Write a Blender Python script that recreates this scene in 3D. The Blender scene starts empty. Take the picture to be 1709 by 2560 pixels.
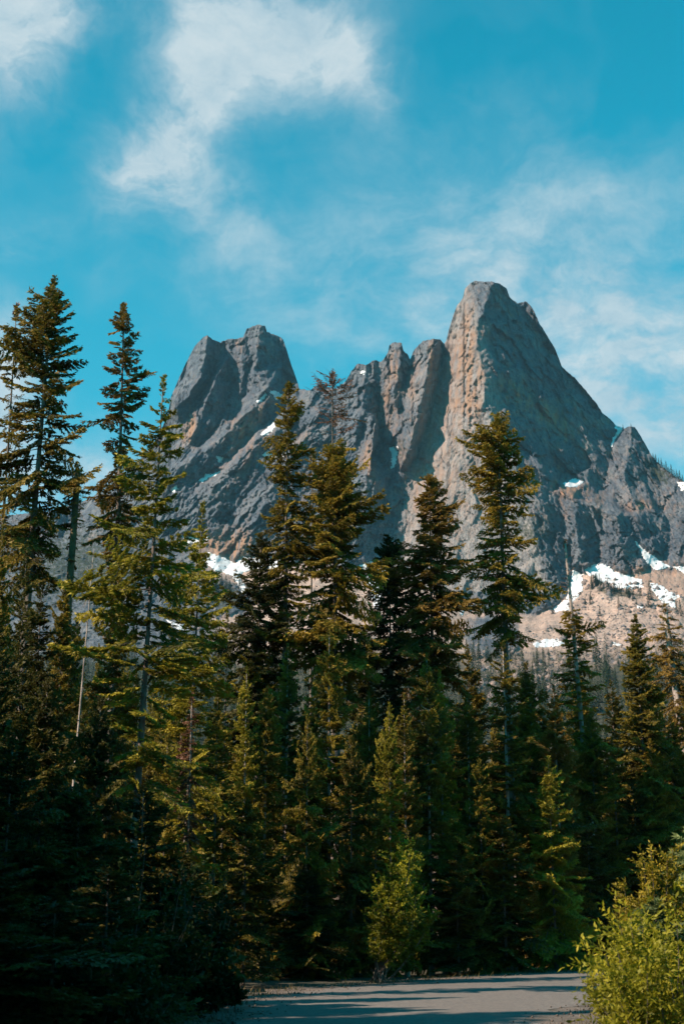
import bpy, math, random
import numpy as np
from mathutils import Vector
from mathutils.geometry import delaunay_2d_cdt

random.seed(7)
RNG = np.random.default_rng(7)
sc = bpy.context.scene
COL = sc.collection
R = math.radians

# ------------------------------------------------------------------ camera
PITCH = R(16.0)
W0, H0 = 1709.0, 2560.0
FPX = (H0 / 2) / math.tan(math.atan(18.0 / 50.0))
EYE = 1.6
cam_d = bpy.data.cameras.new('camera')
cam = bpy.data.objects.new('camera', cam_d); COL.objects.link(cam)
cam.location = (0, 0, EYE)
cam.rotation_euler = (math.pi / 2 + PITCH, 0, 0)
cam_d.sensor_fit = 'VERTICAL'; cam_d.sensor_height = 36.0; cam_d.lens = 50.0
cam_d.clip_start = 0.1; cam_d.clip_end = 20000
cam_d.dof.use_dof = True; cam_d.dof.focus_distance = 75.0; cam_d.dof.aperture_fstop = 4.0
sc.camera = cam

def at(px, py, Y):
    """world point at depth Y seen at the photograph position px, py (1709 x 2560)"""
    a = (np.asarray(px, float) - W0 / 2) / FPX
    b = (H0 / 2 - np.asarray(py, float)) / FPX
    dy = math.cos(PITCH) - b * math.sin(PITCH)
    dz = math.sin(PITCH) + b * math.cos(PITCH)
    k = Y / dy
    return np.stack([a * k, np.broadcast_to(Y, k.shape) * 1.0, EYE + dz * k], -1)

# ------------------------------------------------------------------ light
SUN_AZ = R(-115.0)      # from +Y towards +X
SUN_EL = R(36.0)
sun_d = bpy.data.lights.new('sun', 'SUN'); sun = bpy.data.objects.new('sun', sun_d); COL.objects.link(sun)
sun_d.energy = 5.0; sun_d.angle = R(0.5); sun_d.color = (1.0, 0.79, 0.65)
sdir = Vector((math.sin(SUN_AZ) * math.cos(SUN_EL), math.cos(SUN_AZ) * math.cos(SUN_EL), math.sin(SUN_EL)))
sun.rotation_euler = sdir.to_track_quat('Z', 'Y').to_euler()

class NT:
    def __init__(s, tree):
        s.t = tree; s.n = tree.nodes; s.l = tree.links; s.n.clear()
    def node(s, typ, inputs=None, **kw):
        n = s.n.new(typ)
        for k, v in kw.items(): setattr(n, k, v)
        for k, v in (inputs or {}).items(): s.set(n.inputs[k], v)
        return n
    def set(s, sock, v):
        if hasattr(v, 'links') or isinstance(v, bpy.types.NodeSocket): s.l.new(v, sock)
        else: sock.default_value = v
    def math(s, op, a, b=None, c=None, clamp=False):
        n = s.n.new('ShaderNodeMath'); n.operation = op; n.use_clamp = clamp
        for i, v in enumerate((a, b, c)):
            if v is not None: s.set(n.inputs[i], v)
        return n.outputs[0]
    def mix(s, f, a, b, blend='MIX'):
        n = s.n.new('ShaderNodeMix'); n.data_type = 'RGBA'; n.blend_type = blend
        s.set(n.inputs[0], f); s.set(n.inputs[6], a); s.set(n.inputs[7], b)
        return n.outputs[2]
    def ramp(s, f, stops, interp='LINEAR'):
        n = s.n.new('ShaderNodeValToRGB'); n.color_ramp.interpolation = interp
        e = n.color_ramp.elements
        while len(e) < len(stops): e.new(0.5)
        for i, (p, c) in enumerate(stops):
            e[i].position = p; e[i].color = c if len(c) == 4 else (*c, 1)
        s.set(n.inputs[0], f); return n.outputs[0]
    def noise(s, vec, scale, detail=4, rough=0.55, dist=0.0, out=0):
        n = s.n.new('ShaderNodeTexNoise')
        if vec is not None: s.l.new(vec, n.inputs['Vector'])
        n.inputs['Scale'].default_value = scale; n.inputs['Detail'].default_value = detail
        n.inputs['Roughness'].default_value = rough; n.inputs['Distortion'].default_value = dist
        return n.outputs[out]
    def mapr(s, v, a, b, c=0.0, d=1.0, smooth=True):
        n = s.n.new('ShaderNodeMapRange'); n.interpolation_type = 'SMOOTHSTEP' if smooth else 'LINEAR'
        s.set(n.inputs[0], v)
        for i, x in enumerate((a, b, c, d)): n.inputs[i + 1].default_value = x
        return n.outputs[0]

def azel(px, py):
    p = at(px, py, 1.0) - np.array([0, 0, EYE])
    return math.atan2(p[0], p[1]), math.atan2(p[2], math.hypot(p[0], p[1]))

world = bpy.data.worlds.new('World'); sc.world = world; world.use_nodes = True
w = NT(world.node_tree)
sky = w.node('ShaderNodeTexSky', sky_type='NISHITA', sun_disc=False, sun_elevation=SUN_EL,
             sun_rotation=SUN_AZ, altitude=1600, air_density=1.0, dust_density=0.6, ozone_density=2.2)
SKY_STR = 0.085
tc = w.node('ShaderNodeTexCoord')
sep = w.node('ShaderNodeSeparateXYZ'); w.l.new(tc.outputs['Generated'], sep.inputs[0])
X_, Y_, Z_ = sep.outputs
az = w.math('ARCTAN2', X_, Y_)
el = w.math('ARCSINE', Z_)
comb = w.node('ShaderNodeCombineXYZ'); w.set(comb.inputs[0], az); w.set(comb.inputs[1], el)
P = comb.outputs[0]
# domain warp so that cloud edges fray
wn = w.noise(P, 9.0, 5, 0.6, out=1)
wv = w.node('ShaderNodeVectorMath', operation='SUBTRACT'); w.l.new(wn, wv.inputs[0]); wv.inputs[1].default_value = (.5, .5, .5)
ws = w.node('ShaderNodeVectorMath', operation='SCALE'); w.l.new(wv.outputs[0], ws.inputs[0]); ws.inputs['Scale'].default_value = 0.055
wa = w.node('ShaderNodeVectorMath', operation='ADD'); w.l.new(P, wa.inputs[0]); w.l.new(ws.outputs[0], wa.inputs[1])
PW = wa.outputs[0]
sp2 = w.node('ShaderNodeSeparateXYZ'); w.l.new(PW, sp2.inputs[0])
def blob(px, py, rx, ry, ang=0.0, amp=1.0):
    a0, e0 = azel(px, py)
    k = 1.0 / FPX * 0.98
    dx = w.math('SUBTRACT', sp2.outputs[0], a0); dy = w.math('SUBTRACT', sp2.outputs[1], e0)
    c, s_ = math.cos(R(ang)), math.sin(R(ang))
    u = w.math('ADD', w.math('MULTIPLY', dx, c / (rx * k)), w.math('MULTIPLY', dy, s_ / (rx * k)))
    v = w.math('ADD', w.math('MULTIPLY', dx, -s_ / (ry * k)), w.math('MULTIPLY', dy, c / (ry * k)))
    d2 = w.math('ADD', w.math('MULTIPLY', u, u), w.math('MULTIPLY', v, v))
    return w.math('MULTIPLY', w.math('EXPONENT', w.math('MULTIPLY', d2, -1.0)), amp)
blobs = [  # px, py, rx, ry, angle (deg, anticlockwise), amplitude
    (620, 10, 240, 150, 0, 1.15), (820, 120, 200, 90, -30, .8), (520, 220, 230, 110, 42, 1.0),
    (380, 370, 220, 90, 38, .85), (440, 470, 230, 80, -25, .5), (640, 150, 260, 120, 0, .65), (900, 190, 90, 60, -40, .4),
    (0, 130, 120, 170, 0, 1.5), (110, 30, 120, 60, 0, 1.1), (-60, -60, 300, 120, 0, .6),
    (1600, 900, 330, 200, -35, 1.0), (1300, 740, 260, 110, -20, .42), (1000, 800, 330, 80, 0, .38),
    (560, 560, 170, 110, -40, .28), (1500, 520, 420, 60, 8, .2),
    (1350, 560, 560, 200, -8, .42), (760, 700, 460, 170, 0, .3), (150, 640, 300, 60, -10, .2), (1300, 250, 300, 70, 15, .12),
    (0, 1000, 110, 200, 0, 1.7), (260, 1190, 260, 120, 0, 1.1), (1640, 1060, 240, 120, 0, .6)]
acc = None
for b in blobs:
    v = blob(*b); acc = v if acc is None else w.math('ADD', acc, v)
mp = w.node('ShaderNodeMapping'); mp.inputs['Rotation'].default_value = (0, 0, R(-28)); mp.inputs['Scale'].default_value = (1.0, 1.7, 1)
w.l.new(PW, mp.inputs[0])
n1 = w.noise(mp.outputs[0], 8.5, 10, 0.66, 0.35)
n2 = w.noise(PW, 30.0, 6, 0.6, 0.3)
cirrus = w.math('MULTIPLY', w.mapr(w.noise(mp.outputs[0], 3.2, 7, 0.55, 0.4), .42, .75), 0.14)
mp2 = w.node('ShaderNodeMapping'); mp2.inputs['Rotation'].default_value = (0, 0, R(18)); mp2.inputs['Scale'].default_value = (.7, 1.5, 1); w.l.new(P, mp2.inputs[0])
accA = w.math('ADD', blob(1560, 900, 330, 260, -20, 1.0), w.math('ADD', blob(1020, 820, 330, 130, 0, .45), blob(1250, 690, 250, 90, 0, .25)))
fray = w.math('ADD', w.math('MULTIPLY', w.mapr(n1, .30, .72), .75), w.math('MULTIPLY', w.mapr(n2, .34, .68), .35))
cm = w.math('ADD', w.math('MULTIPLY', acc, w.math('ADD', fray, .22)), cirrus)
alto = w.math('MULTIPLY', w.mapr(w.noise(mp2.outputs[0], 34.0, 5, .6, .3), .40, .66), w.math('MULTIPLY', accA, .55))
cm = w.mapr(w.math('ADD', cm, alto), 0.04, 1.15, smooth=False)
skyc = w.mix(1.0, sky.outputs[0], (0.0, 1.50, 1.24, 1), 'MULTIPLY')
low = w.mapr(el, 0.0, 0.62, 1.0, 0.0)
skyc = w.mix(w.math('MULTIPLY', low, 0.5), skyc, (.9, 2.9, 3.9, 1))
cloudc = w.mix(w.mapr(n1, .35, .7), (2.7, 3.7, 4.3, 1), (4.4, 4.9, 5.1, 1))
skyc = w.mix(w.math('MULTIPLY', cm, .88), skyc, cloudc)
bg = w.node('ShaderNodeBackground', {'Strength': SKY_STR}); w.l.new(skyc, bg.inputs[0])
wo = w.node('ShaderNodeOutputWorld'); w.l.new(bg.outputs[0], wo.inputs[0])

vs = sc.view_settings
vs.view_transform = 'Standard'; vs.look = 'None'; vs.gamma = 1.0; vs.use_curve_mapping = False
vs.exposure = 0.9
try:
    sc.cycles.max_bounces = 5; sc.cycles.diffuse_bounces = 3; sc.cycles.volume_bounces = 0
    sc.cycles.use_denoising = True
except Exception: pass

# ------------------------------------------------------------------ helpers
def tag(o, label=None, cat=None, group=None, kind=None):
    if label: o['label'] = label
    if cat: o['category'] = cat
    if group: o['group'] = group
    if kind: o['kind'] = kind
    return o
def empty(name, loc, label=None, cat=None, group=None):
    o = bpy.data.objects.new(name, None); COL.objects.link(o); o.location = loc
    return tag(o, label, cat, group)
def mesh_np(name, verts, faces, mats, midx=None, attrs=None, smooth=False):
    """faces: (n,3) or (n,4) int array"""
    me = bpy.data.meshes.new(name)
    verts = np.asarray(verts, np.float32); faces = np.asarray(faces, np.int32)
    n, k = faces.shape
    me.vertices.add(len(verts)); me.vertices.foreach_set('co', verts.ravel())
    me.loops.add(n * k); me.loops.foreach_set('vertex_index', faces.ravel())
    me.polygons.add(n); me.polygons.foreach_set('loop_start', np.arange(0, n * k, k, dtype=np.int32))
    for m in mats: me.materials.append(m)
    if midx is not None: me.polygons.foreach_set('material_index', np.asarray(midx, np.int32))
    if smooth: me.polygons.foreach_set('use_smooth', np.ones(n, bool))
    for a, v in (attrs or {}).items():
        at_ = me.attributes.new(a, 'FLOAT', 'POINT'); at_.data.foreach_set('value', np.asarray(v, np.float32))
    me.update(calc_edges=True)
    return me
def link(name, me, parent=None):
    o = bpy.data.objects.new(name, me); COL.objects.link(o)
    if parent: o.parent = parent
    return o

_perm = np.random.default_rng(11).permutation(512).astype(np.int64); _perm = np.concatenate([_perm, _perm, _perm])
_grad = np.random.default_rng(12).uniform(0, 2 * np.pi, 512)
def perlin(x, y):
    xi = np.floor(x).astype(np.int64); yi = np.floor(y).astype(np.int64); xf = x - xi; yf = y - yi
    def g(i, j, fx, fy):
        h = _perm[(_perm[i & 511] + j) & 511]; a = _grad[h]
        return np.cos(a) * fx + np.sin(a) * fy
    u = xf * xf * xf * (xf * (xf * 6 - 15) + 10); v = yf * yf * yf * (yf * (yf * 6 - 15) + 10)
    a = g(xi, yi, xf, yf); b = g(xi + 1, yi, xf - 1, yf); c = g(xi, yi + 1, xf, yf - 1); d = g(xi + 1, yi + 1, xf - 1, yf - 1)
    return ((a + (b - a) * u) * (1 - v) + (c + (d - c) * u) * v) * 1.5
def fbm(x, y, o=4, r=0.5):
    s = 0; a = 1; t = 0
    for k in range(o):
        s = s + a * perlin(x * 2 ** k + 17.3 * k, y * 2 ** k + 5.1 * k); t += a; a *= r
    return s / t
def ridged(x, y, o=4, r=0.5):
    s = 0; a = 1; t = 0
    for k in range(o):
        s = s + a * (1 - np.abs(perlin(x * 2 ** k + 31.7 * k, y * 2 ** k + 9.4 * k)) * 2); t += a; a *= r
    return s / t
def facet(x, y, seed=0, tilt=1.0):
    """tilted plates with sharp joints, like fractured rock"""
    xi = np.floor(x).astype(np.int64); yi = np.floor(y).astype(np.int64)
    best = np.full(x.shape, 1e9); h = np.zeros(x.shape)
    for i in (-1, 0, 1):
        for j in (-1, 0, 1):
            cx, cy = xi + i, yi + j
            k = _perm[(_perm[(cx + seed * 37) & 511] + cy) & 511]; k2 = _perm[k + 91]; k3 = _perm[k + 203]; k4 = _perm[k + 317]
            px_ = cx + k / 512.0; py_ = cy + k2 / 512.0; dx, dy = x - px_, y - py_
            d = np.maximum(np.abs(dx) + .35 * np.abs(dy), np.abs(dy) + .35 * np.abs(dx)); m = d < best
            hh = (k3 / 512.0 - .5) + tilt * ((k4 / 512.0 - .5) * dx * 1.6 + (_perm[k + 401] / 512.0 - .5) * dy * 1.3)
            h = np.where(m, hh, h); best = np.minimum(best, d)
    return h
def sstep(v, a, b):
    t = np.clip((v - a) / (b - a), 0, 1); return t * t * (3 - 2 * t)

def mat(name):
    m = bpy.data.materials.new(name); m.use_nodes = True
    return m, NT(m.node_tree)
def finish(nt, shader):
    o = nt.node('ShaderNodeOutputMaterial'); nt.l.new(shader, o.inputs[0])

# ------------------------------------------------------------------ mountain relief
SKYL = [(-420, 1330), (-200, 1310), (0, 1290), (120, 1278), (199, 1257), (222, 1249), (245, 1232), (268, 1230), (291, 1226), (306, 1211), (318, 1196),
 (344, 1154), (383, 1112), (410, 1060), (421, 1031), (427, 994), (442, 959), (452, 935), (469, 900), (487, 865), (505, 846), (518, 838), (532, 849), (552, 856),
 (559, 851), (576, 847), (594, 847), (608, 842), (617, 822), (630, 816), (648, 811), (663, 816), (667, 829), (684, 836), (697, 840), (708, 849),
 (719, 883), (730, 918), (742, 950), (748, 972), (773, 976), (782, 970), (795, 961), (809, 959), (826, 972), (849, 970), (862, 954), (876, 932),
 (893, 909), (916, 912), (934, 900), (951, 905), (960, 896), (970, 880), (973, 862), (982, 856), (1003, 856), (1007, 876), (1018, 885), (1024, 900),
 (1030, 885), (1036, 872), (1056, 853), (1079, 847), (1101, 849), (1109, 860), (1115, 851), (1122, 822), (1132, 789), (1142, 763), (1156, 746), (1161, 722),
 (1175, 708), (1189, 701), (1199, 704), (1228, 704), (1251, 710), (1266, 722), (1273, 744), (1294, 758), (1316, 753), (1333, 775), (1347, 808),
 (1371, 846), (1388, 875), (1404, 918), (1438, 947), (1466, 980), (1490, 1009), (1505, 1033), (1524, 1047), (1540, 1066), (1557, 1071), (1572, 1066), (1586, 1068),
 (1600, 1090), (1614, 1114), (1629, 1142), (1653, 1166), (1677, 1185), (1709, 1205), (1760, 1240), (1900, 1330), (2150, 1450)]
LINES = [
 # main peak: prow, left foot gully, right face
 [(1232, 706, 1512), (1222, 745, 1500), (1194, 800, 1490), (1190, 855, 1480), (1206, 925, 1466), (1208, 1010, 1452), (1235, 1080, 1440), (1270, 1150, 1430), (1292, 1225, 1425)],
 [(1165, 722, 1528), (1150, 790, 1520), (1150, 870, 1503), (1140, 980, 1490), (1125, 1100, 1470), (1110, 1250, 1445), (1100, 1400, 1415)],
 [(1109, 862, 1560), (1098, 940, 1545), (1085, 1000, 1532), (1062, 1080, 1515), (1022, 1176, 1500), (979, 1314, 1475), (950, 1380, 1460)],
 [(1316, 753, 1556), (1345, 850, 1560), (1360, 950, 1545), (1400, 1050, 1535), (1450, 1130, 1530)],
 [(1404, 918, 1580), (1505, 1033, 1590), (1545, 1070, 1585)],
 [(1212, 985, 1454), (1262, 1010, 1478), (1310, 1050, 1492), (1370, 1110, 1505), (1440, 1175, 1515)],
 [(1255, 1060, 1452), (1310, 1120, 1470), (1360, 1165, 1480)],
 # lower apron of the main peak
 [(1292, 1225, 1425), (1260, 1330, 1412), (1240, 1430, 1400), (1200, 1500, 1390)],
 [(1356, 1172, 1448), (1330, 1230, 1430), (1340, 1300, 1408), (1330, 1400, 1392), (1300, 1480, 1380)],
 [(1356, 1172, 1448), (1385, 1230, 1450), (1405, 1300, 1440), (1410, 1380, 1420), (1415, 1450, 1400)],
 [(1400, 1188, 1512), (1450, 1190, 1520), (1510, 1225, 1520)],
 [(1400, 1225, 1450), (1450, 1255, 1440), (1505, 1275, 1440)],
 [(1436, 1290, 1424), (1442, 1350, 1412), (1446, 1410, 1402)],
 [(1480, 1300, 1450), (1490, 1360, 1432), (1500, 1405, 1420)],
 [(1535, 1290, 1428), (1545, 1350, 1412), (1560, 1420, 1400)],
 [(1600, 1290, 1450), (1600, 1350, 1430), (1640, 1410, 1418)],
 # right shoulder
 [(1545, 1072, 1580), (1524, 1120, 1562), (1515, 1200, 1532)],
 [(1582, 1067, 1562), (1570, 1120, 1545), (1560, 1200, 1515), (1550, 1260, 1485)],
 [(1640, 1155, 1560), (1650, 1250, 1520), (1680, 1340, 1470)],
 # tower beside the main peak
 [(1085, 848, 1518), (1072, 900, 1505), (1066, 940, 1494), (1048, 1010, 1482), (1030, 1100, 1470), (1010, 1150, 1470)],
 [(1104, 852, 1548), (1095, 920, 1540), (1080, 990, 1520), (1060, 1060, 1502)],
 [(1024, 902, 1560), (1010, 960, 1545), (992, 1040, 1530), (984, 1100, 1520), (1000, 1180, 1500)],
 # little square-topped tower
 [(1003, 857, 1540), (1000, 900, 1532), (992, 950, 1522), (985, 985, 1520)],
 [(973, 864, 1555), (955, 905, 1565), (946, 960, 1562), (940, 1030, 1568), (950, 1100, 1560), (930, 1140, 1550)],
 # hump
 [(915, 912, 1556), (912, 960, 1545), (905, 1020, 1528), (888, 1085, 1505)],
 [(893, 910, 1568), (870, 980, 1560), (850, 1040, 1545)],
 [(826, 973, 1590), (838, 1040, 1560), (850, 1110, 1530)],
 # buttress under it
 [(938, 1057, 1502), (932, 1120, 1480), (922, 1200, 1458), (900, 1300, 1440), (880, 1390, 1430)],
 [(905, 1080, 1520), (880, 1140, 1512), (862, 1200, 1490), (850, 1290, 1465)],
 [(985, 1110, 1530), (975, 1190, 1505), (960, 1260, 1485), (940, 1330, 1465)],
 # left massif
 [(518, 838, 1625), (514, 890, 1606), (500, 945, 1594), (470, 990, 1590), (440, 1022, 1590)],
 [(421, 1035, 1675), (412, 1080, 1655), (395, 1120, 1640)], [(469, 900, 1665), (450, 960, 1640)],
 [(552, 857, 1672), (548, 895, 1660), (525, 945, 1640), (492, 1000, 1622), (452, 1060, 1600)],
 [(556, 903, 1622), (538, 960, 1598), (502, 1030, 1580), (475, 1110, 1565), (440, 1150, 1555)],
 [(576, 890, 1662), (578, 960, 1650), (562, 1030, 1628), (530, 1085, 1600), (500, 1115, 1585)],
 [(594, 850, 1650), (602, 880, 1632), (606, 940, 1622), (600, 1000, 1618), (585, 1050, 1610)],
 [(648, 812, 1636), (646, 860, 1622), (636, 920, 1612), (630, 990, 1602)],
 [(615, 850, 1652), (625, 920, 1636), (618, 980, 1630)],
 [(697, 842, 1668), (706, 900, 1668), (720, 960, 1660)],
 # slanting ridges
 [(672, 968, 1592), (625, 1025, 1570), (565, 1085, 1550), (505, 1132, 1536), (430, 1185, 1520)],
 [(705, 990, 1622), (685, 1040, 1602), (640, 1078, 1585), (590, 1130, 1564), (520, 1185, 1540), (440, 1245, 1515)],
 [(735, 1040, 1570), (660, 1085, 1545), (612, 1135, 1528), (572, 1177, 1515), (520, 1222, 1500), (469, 1275, 1490)],
 [(745, 1090, 1560), (700, 1130, 1545), (650, 1185, 1524), (605, 1250, 1505), (560, 1310, 1488)],
 [(790, 1050, 1545), (745, 1110, 1522), (702, 1170, 1503), (662, 1250, 1482), (625, 1330, 1462)],
 [(800, 1130, 1530), (755, 1200, 1506), (722, 1280, 1485), (700, 1350, 1465)],
 [(850, 1165, 1492), (822, 1240, 1472), (795, 1330, 1452)],
 [(540, 1250, 1490), (520, 1300, 1482), (500, 1340, 1478)],
 # foot of the walls
 [(300, 1330, 1500), (400, 1352, 1482), (456, 1338, 1480), (520, 1362, 1465), (585, 1402, 1445), (640, 1388, 1450), (720, 1398, 1445), (850, 1412, 1432), (950, 1430, 1422), (1100, 1480, 1398), (1200, 1530, 1375),
  (1317, 1535, 1368), (1387, 1521, 1372), (1422, 1475, 1390), (1465, 1424, 1405), (1500, 1411, 1410), (1560, 1436, 1400), (1632, 1424, 1412), (1709, 1426, 1412), (1900, 1450, 1420), (2150, 1560, 1400)],
 # far low ridge at left
 [(291, 1228, 1640), (280, 1300, 1560)], [(199, 1259, 1700), (150, 1350, 1560)], [(0, 1292, 1700), (-100, 1400, 1500)],
 [(245, 1234, 1660), (225, 1300, 1580)], [(350, 1160, 1640), (360, 1250, 1570), (390, 1300, 1510)],
 # snow and scree, then the wooded valley side
 [(-420, 1520, 1330), (100, 1480, 1330), (300, 1460, 1330), (500, 1480, 1345), (700, 1490, 1340), (900, 1510, 1320), (1150, 1570, 1270), (1400, 1560, 1300), (1560, 1530, 1300), (1700, 1530, 1300), (2150, 1650, 1250)],
 [(-420, 1640, 1100), (100, 1620, 1120), (500, 1610, 1150), (900, 1620, 1120), (1300, 1640, 1100), (1700, 1640, 1080), (2150, 1750, 1040)],
 [(-420, 1760, 860), (300, 1740, 880), (900, 1740, 880), (1709, 1760, 850), (2150, 1840, 820)],
 [(-420, 1950, 620), (300, 1950, 620), (900, 1950, 620), (1709, 1950, 620), (2150, 1980, 600)],
 [(-420, 2150, 400), (900, 2150, 400), (2150, 2150, 400)],
 [(-420, 2330, 240), (900, 2330, 240), (2150, 2330, 240)],
]
pts, Ys, edges = [], [], []
for ln in LINES:
    base = len(pts)
    for i, (x, y, Y) in enumerate(ln):
        pts.append((x, y)); Ys.append(Y)
        if i: edges.append((base + i - 1, base + i))
known = np.array(pts, float); kY = np.array(Ys, float)
def idw(x, y):
    d = np.hypot(known[:, 0] - x, (known[:, 1] - y)) + 3
    wt = 1 / d ** 3; return float((wt * kY).sum() / wt.sum())
for x, y in SKYL:
    pts.append((x, y - 14)); Ys.append(idw(x, y) + 12)
pts += [(-420, 1100), (2150, 1100), (-420, 400), (2150, 400)]; Ys += [1750, 1650, 1750, 1650]
vo, eo, fo, ov, oe, of = delaunay_2d_cdt([Vector(p) for p in pts], edges, [], 0, 0.01)
VO = np.array([(v.x, v.y) for v in vo]); VY = np.array([np.mean([Ys[i] for i in o]) if len(o) else idw(v.x, v.y) for v, o in zip(vo, ov)])
TRI = np.array([f for f in fo if len(f) == 3])
def raw_depth(px, py):
    px = np.asarray(px, float); py = np.asarray(py, float); sh = px.shape; px = px.ravel(); py = py.ravel()
    out = np.full(px.shape, 1500.0)
    order = np.argsort(px); sx = px[order]
    for t in TRI:
        (x0, y0), (x1, y1), (x2, y2) = VO[t]
        lo = np.searchsorted(sx, min(x0, x1, x2)); hi = np.searchsorted(sx, max(x0, x1, x2), 'right')
        if lo >= hi: continue
        idx = order[lo:hi]; X, Yy = px[idx], py[idx]
        den = (y1 - y2) * (x0 - x2) + (x2 - x1) * (y0 - y2)
        if abs(den) < 1e-9: continue
        a = ((y1 - y2) * (X - x2) + (x2 - x1) * (Yy - y2)) / den
        b = ((y2 - y0) * (X - x2) + (x0 - x2) * (Yy - y2)) / den
        c = 1 - a - b; m = (a >= -1e-6) & (b >= -1e-6) & (c >= -1e-6)
        ii = idx[m]; out[ii] = a[m] * VY[t[0]] + b[m] * VY[t[1]] + c[m] * VY[t[2]]
    return out.reshape(sh)

SNOW = [
 ([(675, 974), (692, 979), (712, 990), (706, 1000), (692, 999), (677, 985)], 'small snow patch in the notch beside the left summit'),
 ([(640, 1004), (664, 983), (668, 988), (657, 1000), (646, 1008)], 'thin diagonal snow sliver on the ridge crest under the left summit'),
 ([(650, 1086), (666, 1070), (684, 1055), (690, 1064), (672, 1085), (659, 1089)], 'slanting blue-shaded snow patch left of the slim brown fir'),
 ([(655, 1138), (670, 1125), (677, 1134), (697, 1131), (710, 1140), (688, 1145), (664, 1146)], 'ragged snow patch in the hollow between two slanting rock ridges'),
 ([(541, 1140), (558, 1143), (554, 1157), (545, 1157)], 'tiny snow spot on the grey slanting ridge of the left summit'),
 ([(496, 1202), (514, 1186), (536, 1183), (552, 1178), (540, 1190), (521, 1195), (505, 1206)], 'narrow snow strip on the lower slanting ridge'),
 ([(423, 1220), (442, 1212), (447, 1223), (431, 1233)], 'snow patch just right of the golden young spruce leader'),
 ([(452, 1338), (483, 1341), (500, 1347), (520, 1338), (524, 1346), (505, 1362), (469, 1357)], 'flat snow shelf at the foot of the left wall'),
 ([(522, 1380), (558, 1393), (588, 1408), (608, 1391), (643, 1394), (700, 1392), (748, 1404), (705, 1420), (625, 1425), (596, 1440), (576, 1438), (536, 1426), (510, 1402)], 'broad white snowfield curling below the orange rock lobe'),
 ([(579, 1437), (596, 1437), (610, 1460), (618, 1482), (606, 1482), (594, 1460)], 'narrow snow tongue running down from the broad left snowfield'),
 ([(894, 1414), (938, 1400), (966, 1430), (964, 1470), (950, 1520), (932, 1520), (925, 1476), (912, 1441)], 'steep snow patch behind the dark fir in the middle'),
 ([(970, 1118), (994, 1115), (994, 1137), (985, 1170), (976, 1170), (980, 1137)], 'small comma-shaped snow patch in the gully left of the main face'),
 ([(1407, 1208), (1438, 1195), (1460, 1204), (1440, 1218), (1412, 1217)], 'snow patch lying on the sunlit ledge below the shaded main wall'),
 ([(1534, 1062), (1556, 1070), (1548, 1082), (1537, 1098), (1529, 1120), (1525, 1119), (1529, 1098), (1541, 1079)], 'snow ribbon in the high notch on the right skyline'),
 ([(1462, 1424), (1481, 1411), (1504, 1408), (1523, 1417), (1535, 1428), (1566, 1438), (1603, 1449), (1608, 1468), (1585, 1472), (1539, 1470), (1519, 1458), (1488, 1451), (1469, 1439)], 'large white snowfield under the right-hand cliff'),
 ([(1430, 1424), (1455, 1436), (1457, 1471), (1444, 1492), (1424, 1512), (1424, 1524), (1387, 1530), (1380, 1521), (1413, 1498), (1424, 1455)], 'snow strip beside the bare-topped snag at the cliff foot'),
 ([(1585, 1350), (1617, 1380), (1659, 1407), (1676, 1416), (1642, 1427), (1626, 1419), (1607, 1395)], 'steep pointed blue-shaded snow wedge below the right wall'),
 ([(1679, 1417), (1750, 1412), (1750, 1436), (1709, 1433)], 'snow strip at the top of the orange scree at the right edge'),
 ([(1620, 1454), (1644, 1459), (1675, 1479), (1698, 1490), (1685, 1502), (1690, 1520), (1663, 1514), (1644, 1496), (1626, 1473)], 'angular snow patch on the orange scree near the right edge'),
 ([(1331, 1606), (1364, 1598), (1413, 1597), (1413, 1612), (1372, 1618), (1335, 1619)], 'low snow bank at the bottom of the scree above the valley trees'),
 ([(1145, 1531), (1158, 1508), (1172, 1495), (1160, 1522), (1156, 1540)], 'sliver of snow left of the tall spruce trunk'),
 ([(1591, 1512), (1608, 1515), (1606, 1523), (1591, 1520)], 'tiny snow spot in the middle of the scree'),
 ([(1523, 1604), (1552, 1610), (1549, 1617), (1525, 1611)], 'tiny snow streak low on the scree'),
 ([(416, 1550), (444, 1558), (480, 1566), (461, 1580), (433, 1567)], 'small snow patch seen between the two young spruces'),
 ([(1690, 1203), (1712, 1206), (1726, 1226), (1700, 1225)], 'snow patch on the tree-lined right skyline at the picture edge'),
 ([(898, 929), (914, 927), (909, 938)], 'snow spot near the top of the rounded hump left of the towers'),
]
def in_poly(px, py, poly):
    c = np.zeros(px.shape, bool); n = len(poly)
    for i in range(n):
        x0, y0 = poly[i]; x1, y1 = poly[(i + 1) % n]
        if y0 == y1: continue
        m = ((y0 > py) != (y1 > py)) & (px < (x1 - x0) * (py - y0) / (y1 - y0) + x0); c ^= m
    return c
def poly_dist(px, py, poly):
    d = np.full(px.shape, 1e9); n = len(poly)
    for i in range(n):
        a = np.array(poly[i], float); b = np.array(poly[(i + 1) % n], float); ab = b - a
        t = np.clip(((px - a[0]) * ab[0] + (py - a[1]) * ab[1]) / (ab @ ab + 1e-9), 0, 1)
        d = np.minimum(d, np.hypot(px - a[0] - t * ab[0], py - a[1] - t * ab[1]))
    return np.where(in_poly(px, py, poly), -d, d)
FOOT = np.array([(x, y) for x, y, _ in [l for l in LINES if l[0][:2] == (300, 1330)][0]], float)
def foot_y(px): return np.interp(px, np.r_[-500, FOOT[:, 0]], np.r_[1340, FOOT[:, 1]])
def gauss(px, py, x, y, rx, ry, ang=0):
    c, s = math.cos(R(ang)), math.sin(R(ang)); dx, dy = px - x, py - y
    u = (dx * c + dy * s) / rx; v = (-dx * s + dy * c) / ry
    return np.exp(-(u * u + v * v))
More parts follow.
